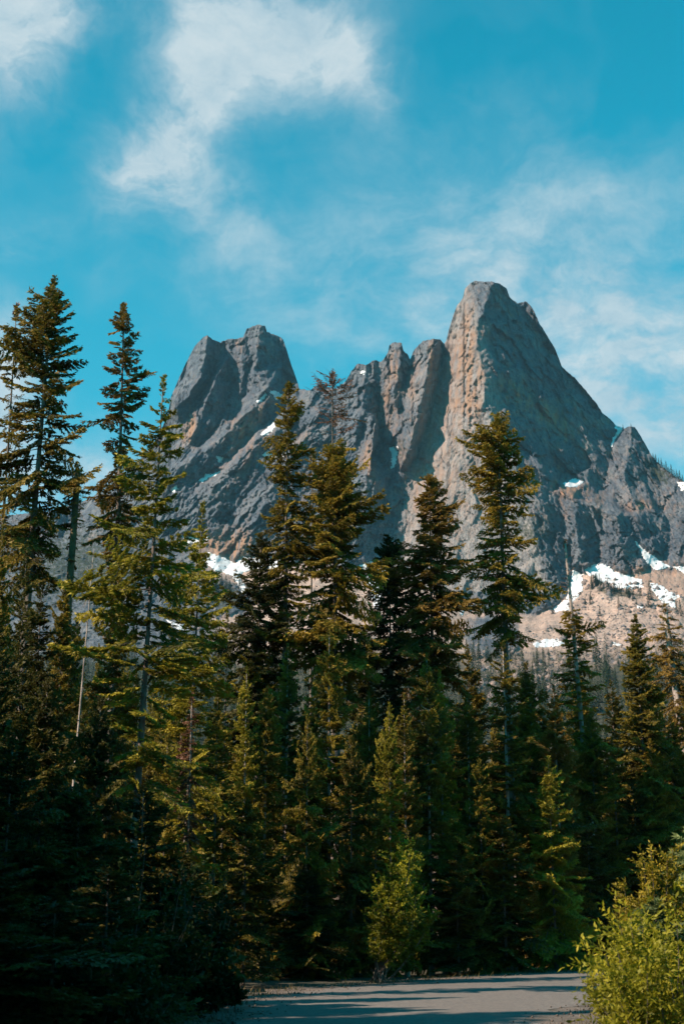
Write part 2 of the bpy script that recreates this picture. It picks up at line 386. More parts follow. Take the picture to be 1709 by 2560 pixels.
def rot(px, py, ang):
    c, s = math.cos(R(ang)), math.sin(R(ang)); return px * c + py * s, -px * s + py * c
def depth(px, py, snow_att=True):
    """depth of the mountain surface, in metres, with rock relief"""
    px = np.asarray(px, float); py = np.asarray(py, float)
    wx = fbm(px / 40, py / 40, 3) * 9 + fbm(px / 11 + 7, py / 11, 2) * 3
    wy = fbm(px / 40 + 50, py / 40, 3) * 9
    Y = raw_depth(px + wx, py + wy)
    fy = foot_y(px) + fbm(px / 30, py / 30, 3) * 10
    rock = 1 - sstep(py, fy - 6, fy + 14)
    # outcrops under the foot of the wall
    outc = sstep(gauss(px, py, 560, 1500, 90, 50) + gauss(px, py, 1230, 1590, 90, 70) * .9 + gauss(px, py, 330, 1480, 150, 60) + fbm(px / 22, py / 22, 3) * .25, .38, .6)
    rock = np.maximum(rock, outc * (py < 1700))
    wmain = sstep(px, 1085 - (py - 860) * .22, 1115 - (py - 860) * .22) * (1 - sstep(px, 1195 + (py - 850) * .25, 1225 + (py - 850) * .25)) * (py < 1480)
    wright = sstep(px, 1200 + (py - 850) * .25, 1230 + (py - 850) * .25)
    wdiag = sstep(py, 960, 1060) * (1 - sstep(px, 860, 960)) * (1 - sstep(-(px - 700) * .9 - (py - 960), 40, 120) * (px < 700))
    wdiag = wdiag * (1 - wmain)
    wtow = np.clip(1 - wmain - wright - wdiag, 0, 1)
    d = ridged(px / 75, py / 95, 4) * 9 * (1 - .65 * wmain - .45 * wright)
    u, v = rot(px, py, -52); d = d + wdiag * (ridged(u / 130, v / 26, 4, .6) * 10 + ridged(u / 40 + 3, v / 13, 3) * 3.2)
    u, v = rot(px, py, -82); d = d + wmain * (ridged(u / 230, v / 34, 4, .5) * 3.0 + fbm(u / 90, v / 9, 3) * .9)
    u, v = rot(px, py, 58); d = d + wright * (ridged(u / 170, v / 40, 4, .5) * 7 + ridged(u / 60, v / 10, 3) * 1.3)
    u, v = rot(px, py, 95 + 0 * px.mean() if px.size else 90); d = d + wtow * (ridged(u / 120, v / 24, 4, .55) * 7 + ridged(u / 40, v / 9, 3) * 2.2)
    qx, qy = px + wx * .8, py + wy * .8
    u0, v0 = rot(qx, qy, 8); u1, v1 = rot(qx, qy, -52); u2, v2 = rot(qx, qy, 58)
    fa = facet(u0 / 34, v0 / 62, 1) * 9 + facet(u0 / 15, v0 / 24, 2) * 4.6 + facet(u0 / 6.5, v0 / 10, 3) * 2.3
    fb = facet(v1 / 26, u1 / 58, 4) * 9 + facet(v1 / 11, u1 / 24, 5) * 5 + facet(v1 / 5.5, u1 / 10, 6) * 2.6
    fc = facet(v2 / 34, u2 / 80, 7) * 8 + facet(v2 / 14, u2 / 34, 8) * 3.6 + facet(v2 / 6.5, u2 / 13, 9) * 1.9
    wr = wright * (py < 1330)
    low = sstep(py, 1150, 1300) * (1 - wmain)
    fine = ridged(px / 13, py / 17, 3, .6) * 1.4 + fbm(px / 4.5, py / 6, 2) * 1.3
    fine = fine * (.75 + .7 * low + .3 * wdiag - .4 * wmain - .3 * wright * (1 - low))
    d = d * (.72 - .25 * wmain) + fa * np.clip(1 - wdiag - wr, 0, 1) * (1 - .68 * wmain) + fb * wdiag + fc * wr * 1.15
    # broken blocky band on the left edge of the main face
    bb = gauss(px, py, 1165, 850, 22, 90) + gauss(px, py, 1180, 1000, 30, 60) + gauss(px, py, 1180, 1120, 26, 80) * .7
    d = d + bb * ridged(px / 15, py / 17, 3) * 7
    ck = lambda q, w_: np.exp(-(q / w_) ** 2)
    u1, v1 = rot(px + wx * 1.5, py, -70); u2, v2 = rot(px, py + wy, 35)
    cracks = ck(perlin(u1 / 85 + 3, v1 / 30), .03) * 2.2 + ck(perlin(u2 / 95, v2 / 36 + 9), .03) * 1.8 + ck(perlin(u1 / 30, v1 / 11 + 4), .06) * .8
    drock = d + fine - cracks * (1 - .75 * wright) * (.2 + .8 * sstep(fbm(px / 70, py / 70 + 40, 2), -.15, .25))
    lf = 1 - sstep(px, 470, 620); tal = fbm(px / 60, py / 40, 3) * 6 + ridged(px / 9, py / 6, 3) * (.9 + 1.1 * lf) + np.maximum(fbm(px / 5, py / 4, 2), .12) * 2.2 + ridged(px / 34, py / 22, 3) * (1.6 + 7 * lf)
    amp = 1.0
    if snow_att:
        near = np.full(px.shape, 99.0)
        for poly, _ in SNOW:
            pa = np.array(poly, float); x0, y0 = pa.min(0) - 12; x1, y1 = pa.max(0) + 12
            m = (px > x0) & (px < x1) & (py > y0) & (py < y1)
            if m.any(): near[m] = np.minimum(near[m], poly_dist(px[m], py[m], poly))
        amp = .18 + .82 * sstep(near, -2, 9)
    tmp = drock * rock + tal * (1 - rock)
    Y = Y - tmp * amp
    return Y, rock, wmain, wright, wdiag

xs = np.concatenate([np.arange(-420, -40, 12), np.arange(-40, 1750, 2.35), np.arange(1750, 2150, 12)])
top = np.interp(xs, [p[0] for p in SKYL], [p[1] for p in SKYL]) + fbm(xs / 9, xs * 0, 3) * 3.2 + fbm(xs / 3.2, xs * 0 + 5, 2) * 1.6
ta = np.concatenate([np.linspace(0, 1, 330) ** 1.0 * 1.0])
rows_a, rows_b = 335, 56
PX = np.repeat(xs[None, :], rows_a + rows_b, 0)
PY = np.empty_like(PX)
SPLIT = 1640.0
for j in range(rows_a): PY[j] = top + (SPLIT - top) * (j / (rows_a - 1))
for j in range(rows_b): PY[rows_a + j] = SPLIT + (2330 - SPLIT) * ((j + 1) / rows_b)
DY, rock, wmain, wright, wdiag = depth(PX, PY)
co = at(PX, PY, DY)
co[-1, :, 2] = -3.0
# the hidden far side, sloping down behind the skyline
back = []
ridge = co[0]
for k, (dy, dz) in enumerate([(8, -1), (30, -25), (90, -110), (200, -300), (330, -620)]):
    b = ridge.copy(); b[:, 1] += dy; b[:, 2] = np.maximum(b[:, 2] + dz + fbm(xs / 20, xs * 0 + k, 3) * (4 + 10 * k), -3); back.append(b)
allc = np.concatenate([np.array(back[::-1]), co], 0)
nb = len(back); nr, nc = allc.shape[:2]
# rock character, one value per vertex: stain, scree, green cover
def streak(px, py, ang, a, b, o=4): u, v = rot(px, py, ang); return fbm(u / a, v / b, o)
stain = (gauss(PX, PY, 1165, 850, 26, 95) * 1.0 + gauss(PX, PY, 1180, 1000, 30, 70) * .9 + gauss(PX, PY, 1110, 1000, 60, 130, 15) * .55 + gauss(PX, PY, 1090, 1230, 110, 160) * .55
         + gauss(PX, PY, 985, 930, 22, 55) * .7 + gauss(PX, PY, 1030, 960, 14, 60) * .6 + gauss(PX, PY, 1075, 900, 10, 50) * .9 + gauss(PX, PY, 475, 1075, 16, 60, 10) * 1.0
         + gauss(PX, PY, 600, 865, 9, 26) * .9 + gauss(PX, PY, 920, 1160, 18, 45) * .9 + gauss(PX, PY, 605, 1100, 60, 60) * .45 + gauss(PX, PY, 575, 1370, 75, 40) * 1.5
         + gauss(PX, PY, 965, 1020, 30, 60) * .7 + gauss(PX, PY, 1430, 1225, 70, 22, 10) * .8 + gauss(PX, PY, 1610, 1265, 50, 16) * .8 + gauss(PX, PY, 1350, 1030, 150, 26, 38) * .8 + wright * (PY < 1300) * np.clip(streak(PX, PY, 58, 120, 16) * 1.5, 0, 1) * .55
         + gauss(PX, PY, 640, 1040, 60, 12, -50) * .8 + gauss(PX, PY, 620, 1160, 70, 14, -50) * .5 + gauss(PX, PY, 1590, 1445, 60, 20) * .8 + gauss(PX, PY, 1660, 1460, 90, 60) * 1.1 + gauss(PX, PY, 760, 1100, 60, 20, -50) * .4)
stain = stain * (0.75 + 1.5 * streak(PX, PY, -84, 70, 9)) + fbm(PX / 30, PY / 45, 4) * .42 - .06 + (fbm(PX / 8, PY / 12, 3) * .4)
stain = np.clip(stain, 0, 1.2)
pale = np.clip(gauss(PX, PY, 1330, 1030, 90, 22, 36) * .7 * (fbm(PX / 18, PY / 14, 3) > 0) + wmain * (.75 + .5 * streak(PX, PY, -84, 90, 10) + .35 * sstep(PY, 850, 1200)) + gauss(PX, PY, 1330, 1260, 50, 60) * .5 + gauss(PX, PY, 1060, 950, 40, 90) * .35 + gauss(PX, PY, 600, 1110, 150, 22, -52) * .4, 0, 1)
scree = (1 - rock) * sstep(PX + fbm(PX / 60, PY / 60, 3) * 60, 470, 600)
green = sstep(PY + fbm(PX / 40, PY / 25, 4) * 70, 1600, 1680) * 1.0
green = np.maximum(green, sstep(gauss(PX, PY, 1540, 1480, 80, 14, 12) + gauss(PX, PY, 1330, 1330, 90, 60) * .65 * rock + gauss(PX, PY, 560, 1490, 70, 40) * .7 + gauss(PX, PY, 1000, 1120, 40, 40) * .55 + gauss(PX, PY, 1640, 1180, 60, 30, 40) * .8 + gauss(PX, PY, 200, 1420, 300, 150) * .72 + fbm(PX / 7, PY / 7, 3) * .6, .42, .75) * .9)
pad = np.zeros((nb, nc))
def full(a): return np.concatenate([pad + a[0], a], 0).ravel()
ii = np.arange(nr * nc).reshape(nr, nc)
F = np.stack([ii[:-1, :-1], ii[1:, :-1], ii[1:, 1:], ii[:-1, 1:]], -1).reshape(-1, 4)

mm, n = mat('mountain_rock')
geo = n.node('ShaderNodeNewGeometry'); pos = geo.outputs['Position']
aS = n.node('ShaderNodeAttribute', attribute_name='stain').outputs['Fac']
aT = n.node('ShaderNodeAttribute', attribute_name='scree').outputs['Fac']
aG = n.node('ShaderNodeAttribute', attribute_name='green').outputs['Fac']
mpv = n.node('ShaderNodeMapping'); mpv.inputs['Scale'].default_value = (1, 1, .22); n.l.new(pos, mpv.inputs[0])
nz = n.noise(pos, .035, 10, .72); nv = n.noise(mpv.outputs[0], .16, 8, .75); nf = n.noise(pos, .42, 6, .75)
base = n.ramp(nz, [(.32, (.044, .060, .082)), (.48, (.090, .112, .140)), (.60, (.150, .162, .176)), (.72, (.26, .255, .255))])
base = n.mix(n.math('MULTIPLY', n.mapr(nv, .50, .66), .85), base, (.045, .052, .062, 1))
aP = n.node('ShaderNodeAttribute', attribute_name='pale').outputs['Fac']
base = n.mix(n.math('MULTIPLY', aP, n.mapr(nv, .36, .60, .95, .35)), base, n.mix(nf, (.27, .235, .215, 1), (.42, .37, .34, 1)))
ve = n.node('ShaderNodeTexVoronoi', {'Scale': .085}, feature='DISTANCE_TO_EDGE')
vd = n.node('ShaderNodeVectorMath', operation='ADD'); n.l.new(mpv.outputs[0], vd.inputs[0]); vsc = n.node('ShaderNodeVectorMath', operation='SCALE'); n.l.new(n.noise(pos, .12, 4, .6, out=1), vsc.inputs[0]); vsc.inputs['Scale'].default_value = 9.0; n.l.new(vsc.outputs[0], vd.inputs[1]); n.l.new(vd.outputs[0], ve.inputs['Vector'])
base = n.mix(n.math('MULTIPLY', n.mapr(ve.outputs['Distance'], .0, .035, 1, 0), .55), base, (.04, .042, .048, 1))

base = n.mix(n.math('MULTIPLY', n.mapr(nf, .5, .72), .45), base, (.32, .30, .28, 1))
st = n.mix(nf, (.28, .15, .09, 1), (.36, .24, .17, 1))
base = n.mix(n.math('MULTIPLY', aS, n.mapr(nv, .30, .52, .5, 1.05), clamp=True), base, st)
vor = n.node('ShaderNodeTexVoronoi', {'Scale': .75}); n.l.new(pos, vor.inputs['Vector'])
tcol = n.mix(vor.outputs['Color'], (.42, .275, .205, 1), (.64, .48, .39, 1))
tcol = n.mix(n.math('MULTIPLY', aS, .8, clamp=True), tcol, (.50, .27, .17, 1))
tcol = n.mix(n.math('MULTIPLY', n.mapr(nz, .35, .65), .8), tcol, (.42, .325, .275, 1))
tcol = n.mix(n.math('MULTIPLY', n.mapr(n.noise(pos, .02, 6, .7), .48, .60), .5), tcol, (.24, .18, .15, 1))
tcol = n.mix(n.math('MULTIPLY', n.mapr(nf, .52, .66), .6), tcol, (.16, .135, .125, 1))
base = n.mix(aT, base, tcol)
gcol = n.mix(nf, (.014, .026, .015, 1), (.046, .052, .024, 1))
base = n.mix(n.math('MULTIPLY', aG, .9), base, gcol)
bmp = n.node('ShaderNodeBump', {'Strength': 1.0, 'Distance': 2.2})
n.l.new(n.math('ADD', n.math('MULTIPLY', nf, 1.0), n.math('MULTIPLY', nv, 1.2)), bmp.inputs['Height'])
pr = n.node('ShaderNodeBsdfPrincipled', {'Roughness': .92}); pr.inputs['Specular IOR Level'].default_value = .15
n.l.new(base, pr.inputs['Base Color']); n.l.new(bmp.outputs[0], pr.inputs['Normal']); finish(n, pr.outputs[0])
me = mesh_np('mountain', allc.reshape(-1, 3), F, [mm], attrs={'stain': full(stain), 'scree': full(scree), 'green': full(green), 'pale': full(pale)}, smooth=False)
tag(link('mountain', me), 'craggy grey granite mountain with a square-topped main peak, towers and scree', kind='structure')

# snow
ms, n = mat('snow')
nf = n.noise(n.node('ShaderNodeNewGeometry').outputs['Position'], .08, 6, .6)
pr = n.node('ShaderNodeBsdfPrincipled', {'Roughness': .6}); n.l.new(n.mix(n.mapr(nf, .45, .8), (.66, .67, .68, 1), (.50, .46, .42, 1)), pr.inputs['Base Color']); finish(n, pr.outputs[0])
for poly, lab in SNOW:
    pa = np.array(poly, float); x0, y0 = pa.min(0) - 3; x1, y1 = pa.max(0) + 3
    st_ = 1.25
    gx, gy = np.meshgrid(np.arange(x0, x1, st_), np.arange(y0, y1, st_))
    sd = poly_dist(gx, gy, poly) + fbm(gx / 9, gy / 6, 3) * 5.0 + fbm(gx / 2.8, gy / 2.4, 2) * 1.6; sd = np.maximum(sd, (fbm(gx / 7 + 80, gy / 4, 3) - .5) * 30)
    D = depth(gx, gy)[0]
    for _ in range(3):
        Pd = np.pad(D, 1, 'edge'); D = (Pd[:-2, 1:-1] + Pd[2:, 1:-1] + Pd[1:-1, :-2] + Pd[1:-1, 2:] + D) / 5
    thick = np.clip(-sd / 2.0, -1, 1) * 2.2
    V = at(gx, gy, D - thick)
    inside = sd < 1.2
    q = np.arange(gx.size).reshape(gx.shape)
    ok = inside[:-1, :-1] & inside[1:, :-1] & inside[1:, 1:] & inside[:-1, 1:]
    Fq = np.stack([q[:-1, :-1], q[1:, :-1], q[1:, 1:], q[:-1, 1:]], -1)[ok]
    if not len(Fq): continue
    used, inv = np.unique(Fq, return_inverse=True)
    tag(link('snow_patch', mesh_np('snow_patch', V.reshape(-1, 3)[used], inv.reshape(-1, 4), [ms], smooth=True)), lab, 'snow patch', 'snow patches on the mountain')

# ------------------------------------------------------------------ ground and road
mg, n = mat('forest_floor')
pos = n.node('ShaderNodeNewGeometry').outputs['Position']
a = n.noise(pos, .6, 6, .6); b = n.noise(pos, 9, 4, .6)
c = n.ramp(a, [(.3, (.022, .024, .012)), (.5, (.045, .036, .022)), (.7, (.07, .052, .034))])
c = n.mix(n.math('MULTIPLY', b, .5), c, (.03, .04, .015, 1))
bm_ = n.node('ShaderNodeBump', {'Strength': .6, 'Distance': .05}); n.l.new(b, bm_.inputs['Height'])
pr = n.node('ShaderNodeBsdfPrincipled', {'Roughness': .95}); n.l.new(c, pr.inputs['Base Color']); n.l.new(bm_.outputs[0], pr.inputs['Normal']); finish(n, pr.outputs[0])
gx = np.concatenate([np.linspace(-2200, -60, 12), np.linspace(-50, 50, 60), np.linspace(60, 2200, 12)]); gy = np.concatenate([np.linspace(-400, -10, 8), np.linspace(0, 90, 60), np.linspace(110, 2300, 14)])
GX, GY = np.meshgrid(gx, gy)
ledge = np.array([(-3.0, -30), (-2.4, 5), (-1.75, 22), (-1.6, 30), (-.3, 35.5), (3.2, 41), (8.6, 48.5), (16, 57), (30, 71), (60, 100)])
redge = np.array([(3.4, -30), (1.9, 5), (2.0, 15), (2.5, 22), (3.7, 27), (7, 32.5), (13, 40.5), (24, 52), (38, 66), (70, 96)])
def resample(p, k):
    d = np.r_[0, np.cumsum(np.hypot(*np.diff(p, axis=0).T))]; t = np.linspace(0, d[-1], k)
    q = np.stack([np.interp(t, d, p[:, 0]), np.interp(t, d, p[:, 1])], -1)
    for _ in range(6): q[1:-1] = (q[:-2] + q[1:-1] * 2 + q[2:]) / 4
    return q
NR = 260
LE, RE = resample(ledge, NR), resample(redge, NR)
def to_road(x, y):
    """signed metres outside the paved strip"""
    poly = np.concatenate([LE[::4], RE[::-4]])
    return poly_dist(np.asarray(x, float), np.asarray(y, float), [tuple(p) for p in poly])
GZ = fbm(GX / 5, GY / 5, 3) * .22 * sstep(to_road(GX, GY), 1.5, 5) - .02
q = np.arange(GX.size).reshape(GX.shape)
Fg = np.stack([q[:-1, :-1], q[:-1, 1:], q[1:, 1:], q[1:, :-1]], -1).reshape(-1, 4)
tag(link('ground', mesh_np('ground', np.stack([GX, GY, GZ], -1).reshape(-1, 3), Fg, [mg], smooth=True)), 'dark forest floor under the firs', kind='structure')
def strip(name, A, B, z, m, across=12, wob=0, label=''):
    t = np.linspace(0, 1, across)[None, :, None]
    P_ = A[:, None, :] * (1 - t) + B[:, None, :] * t
    if wob:
        e = fbm(P_[..., 0] / 1.1, P_[..., 1] / 1.1, 4) * wob
        P_[:, 0, 0] += e[:, 0]; P_[:, -1, 0] += e[:, -1]
    Z = np.full(P_.shape[:2] + (1,), z)
    V = np.concatenate([P_, Z], -1); q = np.arange(V.shape[0] * across).reshape(-1, across)
    F_ = np.stack([q[:-1, :-1], q[:-1, 1:], q[1:, 1:], q[1:, :-1]], -1).reshape(-1, 4)
    return tag(link(name, mesh_np(name, V.reshape(-1, 3), F_, [m])), label, kind='structure')
mgr, n = mat('gravel_verge')
pos = n.node('ShaderNodeNewGeometry').outputs['Position']
v1 = n.node('ShaderNodeTexVoronoi', {'Scale': 26.0}); n.l.new(pos, v1.inputs['Vector'])
nz = n.noise(pos, 1.3, 5, .6)
c = n.mix(v1.outputs['Color'], (.07, .055, .042, 1), (.20, .155, .125, 1)); c = n.mix(n.mapr(nz, .45, .7), c, (.045, .04, .025, 1))
bm_ = n.node('ShaderNodeBump', {'Strength': .8, 'Distance': .02}); n.l.new(v1.outputs['Distance'], bm_.inputs['Height'])
pr = n.node('ShaderNodeBsdfPrincipled', {'Roughness': .95}); n.l.new(c, pr.inputs['Base Color']); n.l.new(bm_.outputs[0], pr.inputs['Normal']); finish(n, pr.outputs[0])
mr, n = mat('asphalt')
pos = n.node('ShaderNodeNewGeometry').outputs['Position']
v1 = n.node('ShaderNodeTexVoronoi', {'Scale': 60.0}); n.l.new(pos, v1.inputs['Vector'])
nz = n.noise(pos, .55, 9, .7); nn = n.noise(pos, 14, 6, .8)
c = n.mix(nz, (.12, .106, .094, 1), (.22, .192, .165, 1)); c = n.mix(n.mapr(nn, .42, .62), c, (.075, .072, .070, 1))
c = n.mix(n.math('MULTIPLY', n.mapr(v1.outputs['Distance'], .1, .5), .25), c, (.24, .215, .19, 1))
bm_ = n.node('ShaderNodeBump', {'Strength': .5, 'Distance': .012}); n.l.new(nn, bm_.inputs['Height'])
pr = n.node('ShaderNodeBsdfPrincipled', {'Roughness': .95, 'Specular IOR Level': .15}); n.l.new(c, pr.inputs['Base Color']); n.l.new(bm_.outputs[0], pr.inputs['Normal']); finish(n, pr.outputs[0])
def off(p, o):
    d = np.gradient(p, axis=0); d /= np.hypot(*d.T)[:, None]; return p + np.stack([-d[:, 1], d[:, 0]], -1) * o
strip('gravel_verge', off(LE, 1.1), off(RE, -1.8), .035, mgr, 14, 1.0, 'brown gravel and grit along both sides of the road')
strip('road', LE, RE, .040, mr, 14, .8, 'narrow grey asphalt road curving off to the right behind the willow')

# ------------------------------------------------------------------ conifers
def blade_mat(name, c0, c1, c2, trans=.33):
    m, n = mat(name)
    t = n.node('ShaderNodeAttribute', attribute_name='tint').outputs['Fac']
    oi = n.node('ShaderNodeObjectInfo').outputs['Random']
    nz = n.noise(n.node('ShaderNodeTexCoord').outputs['Object'], .9, 3, .6)
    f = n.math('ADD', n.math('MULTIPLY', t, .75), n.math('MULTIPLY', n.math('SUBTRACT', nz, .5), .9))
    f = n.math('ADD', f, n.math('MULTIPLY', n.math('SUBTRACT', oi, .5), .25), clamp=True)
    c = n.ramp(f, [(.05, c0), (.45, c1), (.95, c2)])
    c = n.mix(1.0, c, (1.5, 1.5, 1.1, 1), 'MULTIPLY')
    d = n.node('ShaderNodeBsdfPrincipled', {'Roughness': .6}); d.inputs['Specular IOR Level'].default_value = .25
    n.l.new(c, d.inputs['Base Color'])
    tr = n.node('ShaderNodeBsdfTranslucent'); n.l.new(n.mix(.5, c, (c1[0] * 1.4, c1[1] * 1.5, c1[2], 1)), tr.inputs[0])
    mx = n.node('ShaderNodeMixShader', {0: trans}); n.l.new(d.outputs[0], mx.inputs[1]); n.l.new(tr.outputs[0], mx.inputs[2])
    finish(n, mx.outputs[0]); return m
MAT = {
 'gold': blade_mat('needles_golden', (.034, .027, .008), (.130, .092, .014), (.26, .168, .024)),
 'rust': blade_mat('needles_rusty', (.045, .030, .010), (.125, .078, .018), (.215, .125, .030)),
 'green': blade_mat('needles_green', (.022, .023, .006), (.112, .086, .014), (.23, .162, .022)),
 'lime': blade_mat('needles_lime', (.042, .042, .008), (.165, .138, .016), (.29, .22, .026)),
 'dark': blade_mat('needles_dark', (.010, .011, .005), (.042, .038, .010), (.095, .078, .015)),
 'blue': blade_mat('needles_bluish', (.035, .048, .024), (.095, .120, .055), (.17, .19, .085)),
 'olive': blade_mat('needles_olive', (.018, .018, .006), (.092, .068, .013), (.20, .130, .020)),
 'dead': blade_mat('needles_dead', (.050, .022, .014), (.11, .045, .030), (.17, .08, .05), .1),
 'twig': blade_mat('bare_twigs', (.06, .045, .035), (.12, .09, .07), (.19, .15, .12), 0),
}
def bark_mat(name, c0, c1):
    m, n = mat(name)
    tcx = n.node('ShaderNodeTexCoord').outputs['Object']
    mp_ = n.node('ShaderNodeMapping'); mp_.inputs['Scale'].default_value = (1, 1, .35); n.l.new(tcx, mp_.inputs[0])
    nz = n.noise(mp_.outputs[0], 9, 6, .65); n2_ = n.noise(tcx, 1.2, 4, .6)
    c = n.mix(n.mapr(nz, .3, .7), c0, c1); c = n.mix(n.mapr(n2_, .5, .75), c, tuple(x * .55 for x in c0[:3]) + (1,))
    b_ = n.node('ShaderNodeBump', {'Strength': 1.0, 'Distance': .04}); n.l.new(nz, b_.inputs['Height'])
    d = n.node('ShaderNodeBsdfPrincipled', {'Roughness': .9}); n.l.new(c, d.inputs['Base Color']); n.l.new(b_.outputs[0], d.inputs['Normal'])
    finish(n, d.outputs[0]); return m
BARK = bark_mat('bark_brown', (.07, .055, .045, 1), (.20, .16, .13, 1))
BARKP = bark_mat('bark_pale', (.20, .165, .14, 1), (.42, .35, .30, 1))
BARKM = bark_mat('bark_mossy', (.05, .04, .022, 1), (.15, .10, .045, 1))

def proto(seed, nl, ds, tw, hang=.3, needles=1.0, wood=.012):
    """one conifer bough of length 1 along +x; nl: blade length, ds: twig spacing, tw: twig length"""
    rg = np.random.default_rng(seed); V, T, M = [], [], []
    tint = []
    dr, up = rg.uniform(.12, .3), rg.uniform(.1, .28)
    ph = rg.uniform(0, 6)
    Pf = lambda s: np.array([s, .05 * math.sin(3 * s + ph), -dr * s * s + up * s ** 3])
    def tri(a, b, c, m, t):
        k = len(V); V.extend([a, b, c]); T.append((k, k + 1, k + 2)); M.append(m); tint.extend([t] * 3)
    def blades(a, b, nb, ln, s):
        d = b - a; L = np.linalg.norm(d) + 1e-9; d = d / L
        side = np.cross(d, [0, 0, 1.0]); side /= (np.linalg.norm(side) + 1e-9)
        for i in range(nb):
            t = (i + rg.uniform(.1, .9)) / nb; p = a + (b - a) * t
            sg = 1 if i % 2 else -1
            dirv = d * rg.uniform(.5, 1.0) + side * sg * rg.uniform(.3, .9) + np.array([0, 0, rg.uniform(-.75, .3) * (.5 + hang)])
            dirv /= np.linalg.norm(dirv)
            wv_ = np.cross(dirv, rg.normal(size=3)); wv_ /= np.linalg.norm(wv_)
            l = ln * rg.uniform(.7, 1.35); w_ = ln * rg.uniform(.20, .36)
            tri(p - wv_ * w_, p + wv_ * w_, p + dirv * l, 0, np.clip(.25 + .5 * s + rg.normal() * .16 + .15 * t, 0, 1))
    sv = np.linspace(0, 1, 5)
    for i in range(4):
        a, b = Pf(sv[i]), Pf(sv[i + 1]); r0 = wood * (1 - sv[i] * .85)
        tri(a + [0, r0, 0], a + [0, -r0, 0], b, 1, .3); tri(a + [0, 0, r0], a + [0, 0, -r0], b, 1, .3)
    s = .10 + rg.uniform(0, ds)
    sd = 1
    while s < .98:
        for sd in (1, -1):
            if rg.random() < .1: continue
            ang = R(rg.uniform(38, 68)); l = tw * (1 - s) ** .55 * rg.uniform(.6, 1.15) * min(1, .35 + s * 2.0) + nl * .6
            d = np.array([math.cos(ang), sd * math.sin(ang), -hang * rg.uniform(.1, .9)])
            a = Pf(s + rg.uniform(-.5, .5) * ds); b = a + d * l
            nb = max(2, int(needles * l / (nl * .17)))
            if needles > 0: blades(a, b, nb, nl, s)
            tri(a, a + [wood * .5, 0, 0], b, 1, .3)
        s += ds
    if needles > 0: blades(Pf(.55), Pf(1.0) , int(9), nl, 1.0); blades(Pf(.9), Pf(1.0) + [.03, 0, .02], 4, nl, 1.0)
    return np.array(V), np.array(T), np.array(M), np.array(tint)
LONG = [proto(s, .058, .050, .30, .45) for s in range(6)]
MED = [proto(20 + s, .105, .085, .36, .4) for s in range(5)]
SHORT = [proto(40 + s, .21, .15, .40, .2) for s in range(4)]
LONGY = [proto(60 + s, .060, .06, .34, .15) for s in range(5)]
BARE = [proto(80 + s, .05, .13, .22, .5, 0, .02) for s in range(4)]
SPARSE = [proto(90 + s, .06, .09, .24, .5, .55, .016) for s in range(4)]
FAR = [proto(120 + s, .42, .45, .30, .2, .5, .03) for s in range(3)]

def crown(rg, H, zb, prof, top_up=45, droop=-18, dens=1.0, clump=.35, gap=.0, kind='old', mats=('gold',), dead_above=None, axis=None, step=.021):
    """crown of boughs between heights zb and H; prof(z) gives the radius in metres"""
    Vs, Ts, Ms, As = [], [], [], []; nv = 0
    z = zb; az = rg.uniform(0, 6.28)
    phi = rg.uniform(0, 100)
    while z < H - .03:
        r = prof(z); az += 2.399 + rg.normal() * .5
        t = (z - zb) / max(H - zb, .1)
        dz = (step * H * (.45 + .55 * (1 - t)) / 5.6) / dens * (.6 + .8 * rg.random())
        z += dz
        c = 1 + clump * float(perlin(np.array([z * .45 + phi]), np.array([math.cos(az) * 1.2 + math.sin(az) * .7 + phi]))[0]) * 2.0
        if rg.random() < gap * (1.2 - c): continue
        L = r * np.clip(c, .3, 1.6) * (rg.uniform(.7, 1.2) if rg.random() < .62 else rg.uniform(.3, .65))
        if L < .10: L = .10
        dead = dead_above is not None and z > dead_above
        pool = LONG if kind == 'old' else LONGY
        if L < .5: pool = SHORT
        elif L < 1.1: pool = MED
        if kind == 'sparse': pool = SPARSE if rg.random() < .6 else pool
        if kind == 'far': pool = FAR
        if kind == 'bare': pool = BARE
        if dead: pool = SPARSE if rg.random() < .5 else BARE
        v, tr, mi, ti = pool[rg.integers(len(pool))]
        inc = R(droop + (top_up - droop) * t ** 1.6 + rg.normal() * 12)
        v = v * L; v = v * np.array([1, rg.uniform(.85, 1.25), 1])
        ro = rg.normal() * .45; cy, sy = math.cos(ro), math.sin(ro)
        v = np.stack([v[:, 0], v[:, 1] * cy - v[:, 2] * sy, v[:, 1] * sy + v[:, 2] * cy], -1)
        ci, si = math.cos(inc), math.sin(inc)
        v = np.stack([v[:, 0] * ci - v[:, 2] * si, v[:, 1], v[:, 0] * si + v[:, 2] * ci], -1)
        ca, sa = math.cos(az), math.sin(az)
        v = np.stack([v[:, 0] * ca - v[:, 1] * sa, v[:, 0] * sa + v[:, 1] * ca, v[:, 2]], -1)
        ax = axis(z) if axis is not None else (0, 0)
        v = v + np.array([ax[0], ax[1], z])
        Vs.append(v); Ts.append(tr + nv); nv += len(v)
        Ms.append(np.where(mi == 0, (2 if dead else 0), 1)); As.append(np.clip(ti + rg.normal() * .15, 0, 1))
    # leader
    v, tr, mi, ti = SHORT[0]
    Lr = max(.28, min(.8, H * .03)); v = v * Lr
    v = np.stack([v[:, 1] * .5, v[:, 2] * .5, v[:, 0]], -1)
    ax = axis(H) if axis is not None else (0, 0)
    Vs.append(v + np.array([ax[0], ax[1], H - Lr])); Ts.append(tr + nv); Ms.append(np.where(mi == 0, 2 if dead_above is not None else 0, 1)); As.append(ti)
    return np.concatenate(Vs), np.concatenate(Ts), np.concatenate(Ms), np.concatenate(As)
